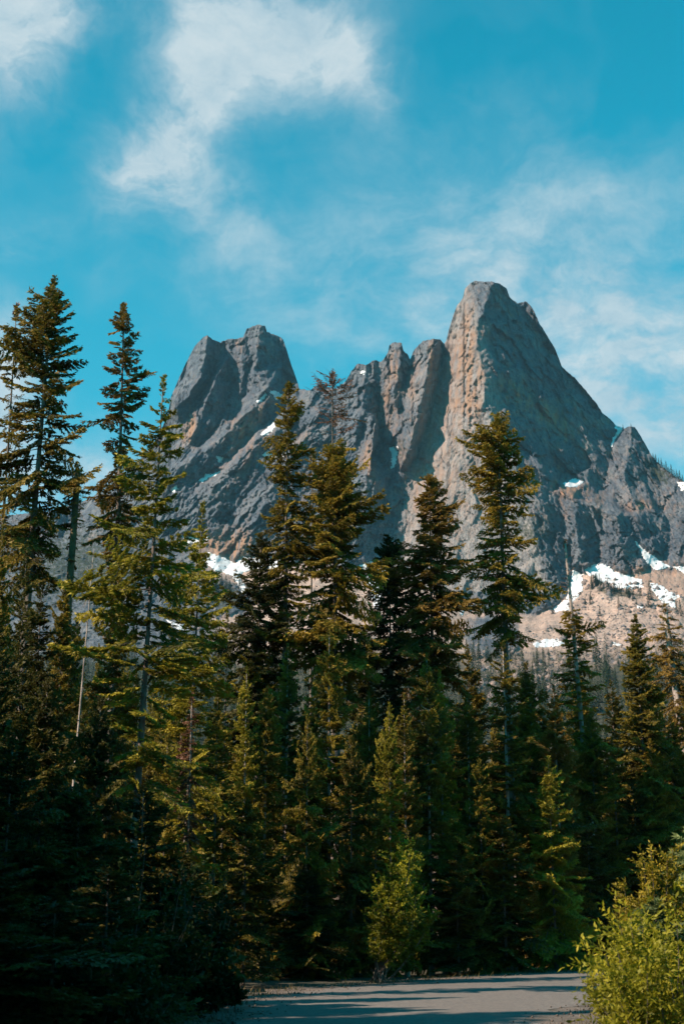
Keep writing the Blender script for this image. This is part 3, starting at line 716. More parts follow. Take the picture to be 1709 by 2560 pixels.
def crown_mesh(name, data, needle, dead='dead', wood=None):
    V, T, M, A = data
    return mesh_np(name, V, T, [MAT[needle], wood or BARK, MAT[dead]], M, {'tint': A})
def trunk_mesh(name, H, r0, r1, m, axis=None, sides=9, rings=26, rough=.08, seed=0, jag=0):
    rg = np.random.default_rng(seed); z = np.linspace(-.3, H, rings)
    a = np.linspace(0, 2 * np.pi, sides, endpoint=False)
    rad = r1 + (r0 * .85 - r1) * (1 - np.clip(z / H, 0, 1)) ** 1.15 + r0 * .5 * np.exp(-np.clip(z, 0, 99) / .4)
    RR = rad[:, None] * (1 + rough * fbm(np.cos(a)[None, :] * 1.5 + z[:, None] * .7 + seed, np.sin(a)[None, :] * 1.5 + z[:, None] * .3, 3) * 3)
    ax = np.array([axis(zz) if axis is not None else (0, 0) for zz in z])
    V = np.stack([RR * np.cos(a) + ax[:, 0:1], RR * np.sin(a) + ax[:, 1:2], np.repeat(z[:, None], sides, 1)], -1)
    if jag: V[-1, :, 2] += rg.uniform(-jag, jag, sides); V[-2, :, 2] -= jag * .3
    V = np.concatenate([V.reshape(-1, 3), [[ax[-1, 0], ax[-1, 1], H - jag * .5]]])
    q = np.arange(rings * sides).reshape(rings, sides); q2 = np.roll(q, -1, 1)
    F_ = np.stack([q[:-1], q2[:-1], q2[1:], q[1:]], -1).reshape(-1, 4)
    T = np.concatenate([F_[:, [0, 1, 2]], F_[:, [0, 2, 3]], np.stack([q[-1], q2[-1], np.full(sides, len(V) - 1)], -1)])
    return mesh_np(name, V, T, [m], smooth=True)

K = 1709 / 1568.0
def spec(x, y, Y, prof_px, lean=0, curve=0, wide=1.25):
    """from the place of the tip in the photograph: foot on the ground, height, radius by height, bend of the trunk"""
    top_ = at(np.array(x * K), np.array(y * K), Y); H = float(top_[2])
    z_of = lambda yy: float(at(np.array(x * K), np.array(yy * K), Y)[2])
    zs = np.array([z_of(p[0]) for p in prof_px][::-1]); rs = np.array([p[1] * wide * K * Y / FPX for p in prof_px][::-1])
    prof = lambda z: float(np.interp(z, zs, rs))
    foot = (float(top_[0]) - lean, Y, 0.0)
    ax = (lambda z: (lean * (z / H) ** (1 + curve), .25 * math.sin(z * .35 + x) * min(1, z / 4) * .4))
    return H, prof, foot, ax, float(zs.min())
HERO = 'tall old firs standing above the thicket'
def hero(name, lab, x, y, Y, prof, cfg, needle='gold', r0=.2, r1=.02, lean=0., curve=0., bark=None, group=HERO, seed=None, cat='fir tree'):
    seed = seed if seed is not None else int(x * 7 + y)
    rg = np.random.default_rng(seed)
    H, pf, foot, ax, zb = spec(x, y, Y, prof, lean, curve, 1.25 if cfg.get('kind') == 'old' else 1.0)
    cfg = dict(cfg)
    if cfg.get('kind') == 'old': cfg['dens'] = cfg.get('dens', 1) * 1.18; cfg['gap'] = cfg.get('gap', 0) * .75
    da = cfg.pop('dead_above_y', None)
    if da: cfg['dead_above'] = float(at(np.array(x * K), np.array(da * K), Y)[2])
    root = empty(name, foot, lab, cat, group)
    link('trunk', trunk_mesh('trunk', H - .15, r0, r1, bark or BARK, ax, seed=seed), root)
    link('crown', crown_mesh('crown', crown(rg, H, zb, pf, axis=ax, **cfg), needle, wood=bark or BARK), root)
    return root

OLD = dict(kind='old', droop=-22, top_up=35, clump=.45, gap=.25)
hero('fir_tree', 'tallest dark fir at the left with a bare lower trunk and broad drooping boughs', 120, 645, 42,
     [(645, 5), (690, 38), (780, 62), (850, 75), (940, 62), (1020, 88), (1110, 110), (1190, 85), (1260, 95), (1330, 80)], dict(OLD, dens=1.1, clump=.5), 'olive', .25, .03, lean=.25)
hero('fir_tree', 'thin scraggly fir with a wispy dead top at the left edge', 40, 700, 45,
     [(700, 5), (780, 24), (860, 40), (960, 42), (1080, 48), (1200, 55), (1300, 60)], dict(OLD, kind='sparse', dens=.85, dead_above_y=790), 'rust', .16, .015)
hero('fir_tree', 'narrow ragged fir with a bent tip, second tall one from the left edge', 285, 700, 44,
     [(700, 5), (745, 30), (800, 26), (870, 40), (935, 48), (985, 62), (1040, 48), (1090, 70), (1160, 52), (1220, 60), (1300, 55)], dict(OLD, dens=.95, clump=.55, gap=.45), 'rust', .22, .02, lean=-.22, curve=.5)
hero('spruce_tree', 'golden-green young spruce with a long thin leader in front of the ragged fir', 375, 862, 31,
     [(862, 4), (905, 9), (935, 22), (965, 38), (1010, 50), (1080, 66), (1180, 84), (1290, 112), (1400, 140), (1500, 150), (1620, 130), (1750, 110), (1850, 100)],
     dict(kind='young', droop=-12, top_up=38, clump=.3, gap=.3, dens=.72, step=.026), 'lime', .13, .012, lean=.32, cat='spruce tree', group='young spruces beside the road')
hero('spruce_tree', 'slim young spruce with reddish dead twigs on its lower trunk', 466, 1155, 37,
     [(1155, 3), (1200, 9), (1250, 28), (1320, 46), (1400, 70), (1480, 82), (1560, 90), (1700, 85), (1900, 90), (2100, 80)],
     dict(kind='young', droop=-14, top_up=40, clump=.3, gap=.2, dens=.8, step=.026), 'lime', .10, .01, lean=.28, cat='spruce tree', group='young spruces beside the road')
hero('fir_tree', 'tall slender brown fir left of the dead-topped one, bare trunk showing low down', 660, 880, 50,
     [(880, 5), (915, 28), (960, 30), (1010, 22), (1050, 46), (1110, 42), (1160, 48), (1220, 52), (1290, 56), (1380, 50), (1500, 45)], dict(OLD, dens=1.0, gap=.2), 'gold', .2, .02)
hero('fir_tree', 'fir with a dead reddish wispy top standing above the golden crown', 762, 856, 54,
     [(856, 14), (880, 44), (930, 58), (985, 62), (1020, 40), (1080, 40), (1200, 50)], dict(OLD, kind='sparse', dens=1.6, gap=.1, dead_above_y=1015), 'gold', .2, .02, lean=-.12)
hero('fir_tree', 'broad golden fir in the middle, below the dead reddish top', 766, 1034, 50,
     [(1034, 6), (1060, 34), (1110, 62), (1180, 70), (1240, 84), (1300, 92), (1360, 90), (1450, 96), (1600, 90)], dict(OLD, dens=1.15, gap=.15), 'gold', .26, .02, lean=-.15)
hero('fir_tree', 'thin greyish-brown fir tucked between the two brown crowns', 716, 1032, 56,
     [(1032, 4), (1080, 22), (1140, 30), (1250, 40)], dict(OLD, kind='sparse', dens=1.0), 'rust', .13, .015)
hero('fir_tree', 'dark green pointed fir in front of the left snowfield', 598, 1225, 50,
     [(1225, 3), (1260, 18), (1310, 40), (1370, 56), (1440, 72), (1540, 85), (1700, 85)], dict(OLD, dens=1.0, clump=.3), 'dark', .15, .012)
hero('fir_tree', 'dark bluish fir between the golden fir and the rusty one', 892, 1242, 52,
     [(1242, 6), (1265, 28), (1310, 42), (1360, 48), (1430, 56), (1540, 60), (1650, 60)], dict(OLD, dens=1.05, clump=.3), 'dark', .16, .012)
hero('fir_tree', 'rusty brown fir with a dense full crown right of the centre', 984, 1092, 51,
     [(1092, 4), (1130, 26), (1175, 40), (1230, 50), (1290, 68), (1360, 82), (1430, 92), (1500, 86), (1600, 75)], dict(OLD, dens=1.35, gap=.05, clump=.35), 'rust', .2, .015)
hero('fir_tree', 'tall golden-brown fir in front of the main peak with a pale bare trunk section', 1140, 950, 52,
     [(950, 6), (985, 28), (1030, 52), (1090, 58), (1130, 60), (1180, 44), (1240, 56), (1300, 84), (1350, 74), (1400, 78), (1440, 60), (1475, 45)], dict(OLD, dens=1.1, gap=.22, clump=.5), 'gold', .22, .02, bark=BARK, lean=-.1)
hero('fir_tree', 'bare-topped grey snag with a few sparse boughs at the cliff foot', 1294, 1240, 55,
     [(1240, 4), (1300, 12), (1390, 18), (1430, 30), (1480, 42), (1540, 42), (1600, 50), (1720, 60), (1850, 60)], dict(OLD, kind='old', dens=.85, gap=.3, dead_above_y=1400), 'gold', .19, .05, bark=BARKP, lean=-.75)
hero('fir_tree', 'narrow green fir with a clean spire in front of the scree', 1456, 1410, 58,
     [(1410, 3), (1450, 14), (1500, 26), (1560, 34), (1620, 44), (1700, 60), (1800, 75), (1950, 85)], dict(OLD, dens=1.2, clump=.25, gap=.05), 'green', .14, .012)

# young trees: one crown per row, tips placed from the photograph
young = [
 ('light green young fir with a pale straight trunk in the middle of the row', 755, 1440, 45, 88, 'green', 2150, 1),
 ('young fir with a bright yellow-green tip left of the middle', 566, 1530, 43, 62, 'lime', 2150, 1),
 ('young fir with a bare thin leader just right of the yellow-tipped one', 612, 1575, 44, 62, 'green', 2150, 1),
 ('green young fir below the slender brown fir', 660, 1478, 46, 75, 'green', 2150, 1),
 ('green young fir below the left snowfield', 522, 1398, 50, 78, 'green', 2150, 0),
 ('young fir under the rusty crown, left one of a close pair', 978, 1500, 47, 66, 'green', 2150, 1),
 ('young fir under the rusty crown, right one of a close pair', 1008, 1538, 48, 62, 'lime', 2150, 1),
 ('slim young fir left of the close pair', 926, 1592, 45, 56, 'green', 2150, 1),
 ('thin young fir with a knobbly yellow leader over the willow shrub', 892, 1612, 44, 48, 'lime', 2100, 1),
 ('young fir between the close pair and the wide golden one', 1070, 1590, 49, 70, 'green', 2150, 1),
 ('wide golden-green fir at the foot of the tall golden-brown one', 1152, 1472, 49, 104, 'gold', 2000, 1),
 ('young fir with a rusty orange top beside the snag', 1268, 1572, 51, 72, 'rust', 1990, 1),
 ('sunlit yellow-green young fir standing at the road edge', 1256, 1735, 48.5, 92, 'lime', 2190, 0),
 ('slim green young fir left of the knobbly leader', 846, 1588, 47, 56, 'green', 2150, 1),
 ('dark young fir right of the rusty-topped one', 1352, 1635, 54, 74, 'green', 2200, 0),
 ('dark green fir under the narrow spire', 1475, 1560, 59, 84, 'green', 2200, 0),
 ('dark young fir behind the willow at the right', 1402, 1690, 56, 78, 'olive', 2200, 0),
 ('dark young fir near the broken snag', 1535, 1640, 60, 80, 'gold', 2200, 0),
 ('green young fir in front of the light green one', 705, 1640, 42, 74, 'green', 2200, 0),
 ('green young fir below the slim young spruce', 500, 1585, 40, 84, 'green', 2200, 0),
 ('dark young fir low in the middle of the row', 805, 1690, 43, 72, 'olive', 2200, 0),
 ('green young fir low between the pair and the bare trunk', 1098, 1742, 47, 76, 'green', 2200, 0),
 ('green young fir left of the reddish dead twigs', 385, 1690, 35, 105, 'green', 2200, 0),
 ('low dark fir left of the middle', 565, 1830, 38, 92, 'olive', 2230, 0),
 ('low dark fir left of the willow shrub', 705, 1985, 41.5, 92, 'dark', 2230, 0),
 ('low dark fir right of the willow shrub', 1045, 1950, 45.5, 92, 'olive', 2200, 0),
 ('low dark fir under the bare double trunk', 1150, 1870, 47, 92, 'olive', 2200, 0),
 ('low dark fir right of the sunlit young one', 1345, 1880, 52, 90, 'dark', 2200, 0),
 ('low dark fir behind the right-hand bushes', 1450, 1790, 57, 95, 'dark', 2200, 0),
 ('dark fir behind the willow shrub', 860, 1830, 43, 84, 'olive', 2200, 0),
 ('golden fir at the left edge below the wispy dead top', 8, 1205, 39, 80, 'gold', 2200, 0),
 ('dark fir hiding the lower trunk of the tallest fir', 62, 1262, 38, 84, 'dark', 2200, 0),
 ('brown fir at the foot of the broken mossy trunk', 150, 1345, 38, 78, 'gold', 2200, 0),
 ('brownish fir below the ragged fir', 272, 1310, 39, 80, 'rust', 2200, 0),
 ('green fir left of the slim young spruce', 425, 1400, 43, 70, 'green', 2200, 0),
 ('green fir under the dark pointed fir', 590, 1430, 50, 80, 'green', 2200, 0),
 ('dark fir between the dark bluish and the golden fir', 835, 1440, 55, 80, 'dark', 2200, 0),
 ('brown fir at the foot of the rusty fir', 935, 1450, 55, 80, 'rust', 2200, 0),
 ('golden fir between the tall golden one and the snag', 1215, 1600, 53, 80, 'gold', 2200, 0),
 ('golden green fir right of the snag', 1325, 1530, 58, 66, 'gold', 2200, 0),
 ('dark fir left of the broken snag', 1500, 1500, 66, 70, 'dark', 2200, 0),
 ('broad olive fir right of the tall golden-brown one', 1205, 1520, 55, 92, 'olive', 2200, 0),
 ('olive fir between the rusty fir and the tall golden-brown one', 1072, 1480, 56, 86, 'olive', 2200, 0),
 ('olive fir left of the narrow spire', 1400, 1560, 60, 84, 'olive', 2200, 0),
 ('golden fir at the right edge beyond the broken snag', 1568, 1540, 62, 70, 'gold', 2200, 0),
]
def young_crown(v, H=10.0):
    rg = np.random.default_rng(300 + v + int(H))
    hw = 1.35 * [1.0, .95, 1.08, 1.0, .9, 1.1][v]
    pf = lambda z: float(np.interp(z * 10 / H, [0.0, 2.5, 6, 8.4, 9.4, 10], [hw, hw * 1.05, hw * .8, hw * .42, hw * .15, .05]))
    return crown(rg, H, .3, pf, kind='young', droop=-14, top_up=40, clump=.36, gap=.15, dens=[1.0, .8, 1.1, .85, .75, 1.0][v] * 1.02, step=.027 * 10 / H)
YM = [crown_mesh('crown', young_crown(v), 'green') for v in range(6)]
YS = [crown_mesh('crown', young_crown(v, 5.5), 'green') for v in range(4)]
def young_link(v, needle, root, short=False):
    o = link('crown', YS[v % 4] if short else YM[v % 6], root)
    if needle != 'green':
        o.material_slots[0].link = 'OBJECT'; o.material_slots[0].material = MAT[needle]
    return o
TRY = [trunk_mesh('trunk', 9.8, .12, .014, BARKP, seed=5), trunk_mesh('trunk', 9.8, .10, .012, BARK, seed=6)]
TRS = trunk_mesh('trunk', 5.3, .06, .01, BARK, seed=7)
def young_tree(x, y, Y, hw, needle, lab, v, bright, group='young firs packed behind the road'):
    tp = at(np.array(x * K), np.array(y * K), Y); H = float(tp[2]); short = H < 7.6; s = H / (5.5 if short else 10.0)
    r = hw * K * Y / FPX / 1.35
    root = empty('fir_tree', (float(tp[0]), Y, 0), lab, 'fir tree', group)
    root.rotation_euler = (0, 0, random.uniform(0, 6.28)); root.scale = (r, r, s)
    t_ = link('trunk', TRS if short else TRY[0 if bright else 1], root)
    young_link(v, needle, root, short)
    return root
for i, (lab, x, y, Y, hw, nd, yb, br) in enumerate(young): young_tree(x, y, Y, hw * .98, nd, lab, i % 6, br)

# infill behind and the shadow-casting forest left of the picture
rg = np.random.default_rng(99); placed = []
def far_enough(X, Y, d): return all((X - a) ** 2 + (Y - b) ** 2 > d * d for a, b in placed)
LIM = [(-200, 1320), (0, 1330), (180, 1400), (400, 1560), (700, 1560), (1060, 1590), (1150, 1560), (1250, 1640), (1568, 1650), (1800, 1650)]
cnt = 0
for k in range(4000):
    if cnt >= 130: break
    Y = rg.uniform(50, 92); x = rg.uniform(-60, 1640)
    lim = np.interp(x, [p[0] for p in LIM], [p[1] for p in LIM])
    y = lim + rg.uniform(0, 190)
    X = (x * K - W0 / 2) / FPX * Y
    if to_road(np.array([X]), np.array([Y]))[0] < 2.2 or not far_enough(X, Y, 1.9): continue
    placed.append((X, Y)); cnt += 1
    nd = rg.choice(['green', 'dark', 'green', 'gold'])
    young_tree(x, y, Y, rg.uniform(56, 80) * 50 / Y * 1.0, nd, 'slim fir crowded into the shadowy wood behind the front row of firs', int(rg.integers(6)), 0, 'firs crowded behind the front row')

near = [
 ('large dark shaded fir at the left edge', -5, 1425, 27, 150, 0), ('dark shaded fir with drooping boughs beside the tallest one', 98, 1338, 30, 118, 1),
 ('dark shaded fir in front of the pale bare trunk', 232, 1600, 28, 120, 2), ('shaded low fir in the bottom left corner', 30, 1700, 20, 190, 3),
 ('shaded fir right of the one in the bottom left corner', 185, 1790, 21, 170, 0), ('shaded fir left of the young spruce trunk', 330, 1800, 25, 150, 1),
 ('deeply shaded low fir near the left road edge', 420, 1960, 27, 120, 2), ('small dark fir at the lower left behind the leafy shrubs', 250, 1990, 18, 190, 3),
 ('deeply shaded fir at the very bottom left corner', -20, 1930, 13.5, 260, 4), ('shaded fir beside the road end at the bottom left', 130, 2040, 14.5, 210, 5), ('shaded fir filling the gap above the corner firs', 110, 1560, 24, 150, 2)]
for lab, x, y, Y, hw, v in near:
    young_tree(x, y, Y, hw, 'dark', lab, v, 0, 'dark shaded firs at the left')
# trees beyond the left picture edge that shade the road and the near firs
for i, (X, Y, H) in enumerate([(-11, 22, 10), (-13.5, 26, 10), (-16, 31, 10.5), (-12, 17, 11), (-9, 12, 8), (-15, 20, 13), (-19, 26, 10), (-17, 36, 7), (-21, 33, 9), (-22, 40, 8), (-9.5, 8, 7),
                                (-25, 28, 11), (-25, 36, 9), (-14, 8, 10), (-20, 14, 16), (-20, 20, 15), (-7.5, 15, 9), (-7, 20, 8), (-8, 4, 7), (-26, 20, 17), (-18, 16, 19), (-22, 11, 20), (-16, 11, 18), (-12, 12, 10), (-21, 21, 16), (-28, 8, 22), (-14, 2, 17), (-10, 1, 14), (-5.6, 9.5, 6.5), (-6.4, 11.5, 7), (-5.2, 7.2, 6), (-7.6, 9.5, 7), (-24, 4, 20)]):
    if abs(X) / Y < .235 and H > 10: continue
    root = empty('fir_tree', (X, Y, 0), 'tall shadow-casting fir beyond the left edge of the wood', 'fir tree', 'firs beyond the left picture edge')
    root.rotation_euler = (0, 0, i * 1.3); root.scale = (1.5, 1.5, H / 10)
    link('trunk', TRY[1], root); young_link(i, 'dark', root)

for i, (X, Y, H) in enumerate([(-3, -14, 13), (2, -12, 15), (7, -15, 12), (12, -11, 16), (16, -5, 14), (13, 1, 13), (16, 7, 15), (13, 13, 12), (18, 18, 16), (20, 26, 15), (25, 32, 17), (30, 38, 16), (24, 12, 18), (26, 22, 19),
                                (10, 7, 8), (9.5, 15, 7)]):  # unseen firs added behind and right of the camera to block skylight
    root = empty('fir_tree', (X, Y, 0), 'unseen fir added on the near side of the road to block skylight', 'fir tree', 'unseen firs added on the near side of the road')
    root.rotation_euler = (0, 0, i * 1.9); root.scale = (1.6, 1.6, H / 10)
    link('trunk', TRY[1], root); young_link(i, 'dark', root)

# snags and bare trunks
def snag(lab, x, y, Y, rr, m, lean=0, jag=.4, limbs=6, group=None, limb_len=.9, cat='dead tree', name='dead_tree', r1=None, zmin=.55, drop=0):
    tp = at(np.array(x * K), np.array(y * K), Y); H = float(tp[2])
    ax = lambda z: (lean * z / H, 0)
    root = empty(name, (float(tp[0]) - lean, Y, 0), lab, cat, group)
    link('trunk', trunk_mesh('trunk', H, rr, r1 if r1 is not None else rr * .7, m, ax, rings=40, rough=.12, seed=int(x), jag=jag), root)
    rg = np.random.default_rng(int(x + y)); Vs, Ts, nv = [], [], 0
    for k in range(limbs):
        z = H * rg.uniform(zmin, .99); v, tr, mi, ti = BARE[rg.integers(4)]
        L = limb_len * rg.uniform(.35, 1.2); v = v * L; az = rg.uniform(0, 6.28); inc = R(rg.uniform(-45, 30) - drop)
        ci, si = math.cos(inc), math.sin(inc); v = np.stack([v[:, 0] * ci - v[:, 2] * si, v[:, 1], v[:, 0] * si + v[:, 2] * ci], -1)
        ca, sa = math.cos(az), math.sin(az); v = np.stack([v[:, 0] * ca - v[:, 1] * sa, v[:, 0] * sa + v[:, 1] * ca, v[:, 2] + z], -1); v[:, 0] += ax(z)[0]
        Vs.append(v); Ts.append(tr + nv); nv += len(v)
    if Vs:
        V = np.concatenate(Vs); link('bare_limbs', mesh_np('bare_limbs', V, np.concatenate(Ts), [m], None, {'tint': np.full(len(V), .4)}), root)
    return root
hero('dead_tree', 'broken-off mossy trunk with short ragged boughs between the tallest fir and the ragged fir', 178, 1065, 42,
     [(1065, 10), (1100, 22), (1160, 30), (1260, 34), (1350, 40), (1500, 40)], dict(kind='sparse', droop=-35, top_up=0, clump=.6, gap=.35, dens=.9), 'rust', .17, .10, lean=.12, bark=BARKM, group='dead trees', cat='dead tree')
snag('thin pale bare dead stem at the left', 216, 1262, 33, .05, BARKP, .38, .05, 9, limb_len=.7, r1=.012, zmin=.45)
hero('dead_tree', 'big broken grey snag near the right edge with hanging dead twigs', 1522, 1385, 62,
     [(1385, 10), (1430, 22), (1480, 40), (1520, 62), (1600, 60), (1700, 52), (1800, 60), (1950, 60)], dict(kind='sparse', droop=-48, top_up=5, clump=.6, gap=.2, dens=1.1), 'rust', .34, .11, lean=-1.0, bark=BARKP, group='dead trees', cat='dead tree')
snag('bare double trunk stem, thicker left one, under the wide golden fir', 1156, 1600, 49.4, .065, BARK, -.1, .05, 6, limb_len=.5, r1=.06, zmin=.4)
snag('bare double trunk stem, thinner right one, under the wide golden fir', 1169, 1640, 49.3, .03, BARK, -.08, .05, 4, limb_len=.5, r1=.03, zmin=.4)

# reddish dead fir clinging to the slim young spruce
root = hero('dead_fir', 'small reddish dead fir with rust-coloured twigs at the left', 440, 1590, 35.4,
     [(1590, 5), (1640, 18), (1720, 26), (1850, 30), (1980, 34), (2100, 40), (2200, 40)], dict(kind='sparse', droop=-50, top_up=10, clump=.5, gap=.4, dens=.8), 'dead', .05, .01, cat='dead tree', group='dead trees', bark=BARKP)

# ------------------------------------------------------------------ shrubs
def leaf_mat(name, c0, c1, c2): return blade_mat(name, c0, c1, c2, .35)
LM = {'willow': leaf_mat('willow_leaves', (.055, .058, .006), (.17, .16, .012), (.30, .25, .02)),
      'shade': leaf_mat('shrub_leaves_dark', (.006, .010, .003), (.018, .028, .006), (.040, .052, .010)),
      'orange': leaf_mat('willow_leaves_orange', (.07, .055, .008), (.19, .145, .014), (.31, .22, .022))}
def shrub(lab, foot, H, wid, nleaf, leaf, ll, lw, m, seed, stems=14, group=None, name='willow_shrub', cat='shrub', lean=(0, 0), low=.06):
    rg = np.random.default_rng(seed)
    root = empty(name, foot, lab, cat, group)
    # stems: curved thin tubes (3 sides)
    SV, ST, nv = [], [], 0; tips = []
    for s in range(stems):
        az = rg.uniform(0, 6.28); rr = wid * math.sqrt(rg.random()); st0 = rg.normal(size=3) * np.array([.22, .22, 0]) * wid; h = H * rg.uniform(.55, 1.0) * (1 - .35 * (rr / wid) ** 2)
        end = np.array([math.cos(az) * rr + lean[0], math.sin(az) * rr + lean[1], h]); mid = end * np.array([.75, .75, .45]) + rg.normal(size=3) * .05
        tt = np.linspace(0, 1, 9)[:, None]; c = (1 - tt) ** 2 * st0 + 2 * (1 - tt) * tt * mid + tt ** 2 * end
        rad = min(.012 * H, .03) * (1 - tt[:, 0] * .8) * .6
        for k in range(3):
            a = 2.094 * k; SV.append(c + np.stack([np.cos(a) * rad, np.sin(a) * rad, rad * 0], -1))
        for k in range(3):
            a0 = nv + k * 9; a1 = nv + ((k + 1) % 3) * 9
            for j in range(8): ST += [(a0 + j, a1 + j, a1 + j + 1), (a0 + j, a1 + j + 1, a0 + j + 1)]
        nv += 27; tips.append(c)
    V = np.concatenate(SV); link('stems', mesh_np('stems', V, np.array(ST), [BARK]), root)
    # side shoots with leaves
    nsh = nleaf // 16; si = rg.integers(stems, size=nsh); tj = rg.uniform(low, 1, nsh)
    C = np.array(tips); ip = tj * 8; i0 = np.minimum(ip.astype(int), 7); fr = (ip - i0)[:, None]
    base = C[si, i0] * (1 - fr) + C[si, i0 + 1] * fr
    d = rg.normal(size=(nsh, 3)) * np.array([1, 1, .5]) + np.array([0, 0, .75]); d /= np.linalg.norm(d, axis=1)[:, None]
    L = wid * rg.uniform(.14, .48, nsh)[:, None]
    tt = np.tile(np.linspace(.1, 1.05, 16), nsh)[:, None]; b = np.repeat(base, 16, 0) + np.repeat(d * L, 16, 0) * tt
    n_ = len(b); ld = np.repeat(d, 16, 0) * .7 + rg.normal(size=(n_, 3)) * .6; ld /= np.linalg.norm(ld, axis=1)[:, None]
    sd = np.cross(ld, rg.normal(size=(n_, 3))); sd /= np.linalg.norm(sd, axis=1)[:, None]
    l = ll * rg.uniform(.6, 1.2, (n_, 1)); w_ = lw * rg.uniform(.7, 1.2, (n_, 1))
    LV = np.stack([b, b + ld * l * .5 + sd * w_, b + ld * l, b + ld * l * .5 - sd * w_], 1).reshape(-1, 3)
    LF = np.arange(n_ * 4).reshape(-1, 4)
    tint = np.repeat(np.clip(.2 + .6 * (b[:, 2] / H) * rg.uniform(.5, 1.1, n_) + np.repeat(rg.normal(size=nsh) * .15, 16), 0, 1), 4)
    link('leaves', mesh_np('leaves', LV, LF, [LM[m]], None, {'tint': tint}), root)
    return root
def gp(x, Y): return (float((x * K - W0 / 2) / FPX * Y), Y, 0.0)
shrub('sunlit yellow-green willow shrub leaning at the far road edge', gp(862, 38.6), 3.7, .85, 22000, 0, .085, .026, 'willow', 1, 30, lean=(.75, 0), low=.3)
shrub('yellow-green willow bush filling the bottom right corner', gp(1530, 14.5), 1.95, 1.0, 26000, 0, .07, .012, 'willow', 2, 34, group='bushes at the right roadside')
shrub('small olive willow clump at the left end of the right-hand bushes', gp(1415, 17), 1.75, .5, 14000, 0, .055, .010, 'willow', 3, 22, group='bushes at the right roadside')
shrub('orange-tipped willow standing tallest in the right-hand bushes', gp(1480, 19.5), 2.95, .5, 15000, 0, .065, .011, 'orange', 4, 22, group='bushes at the right roadside', low=.45)
shrub('green willow behind the bush in the bottom right corner', gp(1560, 18), 2.3, .6, 14000, 0, .05, .009, 'willow', 5, 24, group='bushes at the right roadside')
shrub('low yellow weeds at the road side of the corner bush', gp(1400, 15.2), .8, .35, 4000, 0, .04, .009, 'willow', 6, 14, group='bushes at the right roadside')
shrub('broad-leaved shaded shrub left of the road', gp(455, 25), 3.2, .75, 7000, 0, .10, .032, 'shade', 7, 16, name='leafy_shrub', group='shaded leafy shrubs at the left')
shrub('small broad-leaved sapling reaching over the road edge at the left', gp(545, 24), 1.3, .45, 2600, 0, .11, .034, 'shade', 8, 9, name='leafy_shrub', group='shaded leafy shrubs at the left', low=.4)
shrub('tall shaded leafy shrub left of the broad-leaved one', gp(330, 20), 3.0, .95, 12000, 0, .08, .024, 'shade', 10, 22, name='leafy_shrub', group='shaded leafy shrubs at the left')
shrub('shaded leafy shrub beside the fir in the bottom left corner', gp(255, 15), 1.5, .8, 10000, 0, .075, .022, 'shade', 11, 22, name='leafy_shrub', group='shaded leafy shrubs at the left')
# blue-green firs at the right roadside
def near_fir(lab, x, y, Y, prof, seed):
    return hero('fir_tree', lab, x, y, Y, prof, dict(kind='young', droop=-8, top_up=35, clump=.3, gap=.1, dens=1.0, step=.05), 'blue', .05, .01, group='pale bluish firs at the right roadside', seed=seed)
near_fir('pale bluish fir cut by the right picture edge', 1610, 1840, 21, [(1840, 4), (1900, 40), (1980, 90), (2080, 120), (2200, 140), (2400, 150)], 51)
near_fir('small pale bluish fir among the right-hand willows', 1500, 2065, 17.5, [(2065, 4), (2090, 24), (2130, 60), (2190, 85), (2300, 90), (2450, 100)], 52)

# ------------------------------------------------------------------ far trees on the slopes
fd = []
for v in range(3):
    r_ = np.random.default_rng(500 + v); V_, A_ = [], []
    for j in range(34):
        z = 9.9 * (j / 34) ** .9 + .2; rr = float(np.interp(z, [0, 3, 8, 10], [1.5, 1.3, .6, .12])); a0 = r_.uniform(0, 6)
        for q_ in range(5):
            a = a0 + q_ * 1.257 + r_.normal() * .25; r2 = rr * r_.uniform(.55, 1.25); da_ = r_.uniform(.25, .45)
            V_ += [(0, 0, z + .35), (r2 * math.cos(a), r2 * math.sin(a), z - r_.uniform(0, .35)), (r2 * .8 * math.cos(a + da_), r2 * .8 * math.sin(a + da_), z - r_.uniform(0, .3))]
            A_ += [r_.random()] * 3
    fd.append((np.array(V_), np.arange(len(V_)).reshape(-1, 3), np.zeros(len(V_) // 3, int), np.array(A_)))
mfar, n = mat('far_foliage')
t = n.node('ShaderNodeAttribute', attribute_name='tint').outputs['Fac']
nz = n.noise(n.node('ShaderNodeNewGeometry').outputs['Position'], .05, 4, .6)
c = n.ramp(n.math('ADD', n.math('MULTIPLY', t, .4), n.math('MULTIPLY', nz, .6)), [(.3, (.010, .022, .014)), (.55, (.026, .038, .016)), (.8, (.068, .062, .022))])
d = n.node('ShaderNodeBsdfDiffuse'); n.l.new(c, d.inputs[0]); finish(n, d.outputs[0])
FM = [mesh_np('crown', a[0], a[1], [mfar, BARK], np.minimum(a[2], 1), {'tint': a[3]}) for a in fd]
FT = trunk_mesh('trunk', 9.5, .14, .02, BARK, sides=5, rings=4)
def far_tree(px, py, h, lab, group, v):
    Y = float(depth(np.array([px]), np.array([py]))[0][0]); p = at(np.array(px), np.array(py), Y)
    root = empty('spruce_tree', (float(p[0]), Y, float(p[2]) - .4), lab, 'spruce tree', group)
    root.scale = (h / 10 * 1.3, h / 10 * 1.3, h / 10); root.rotation_euler = (0, 0, px)
    link('trunk', FT, root); link('crown', FM[v % 3], root)
rg = np.random.default_rng(42)
spots = []
for k in range(52):
    t = rg.random(); px = 1478 + t * 125 + rg.normal() * 5; py = 1452 + t * 42 + abs(rg.normal()) * 9; spots.append((px, py, rg.uniform(4, 11)))
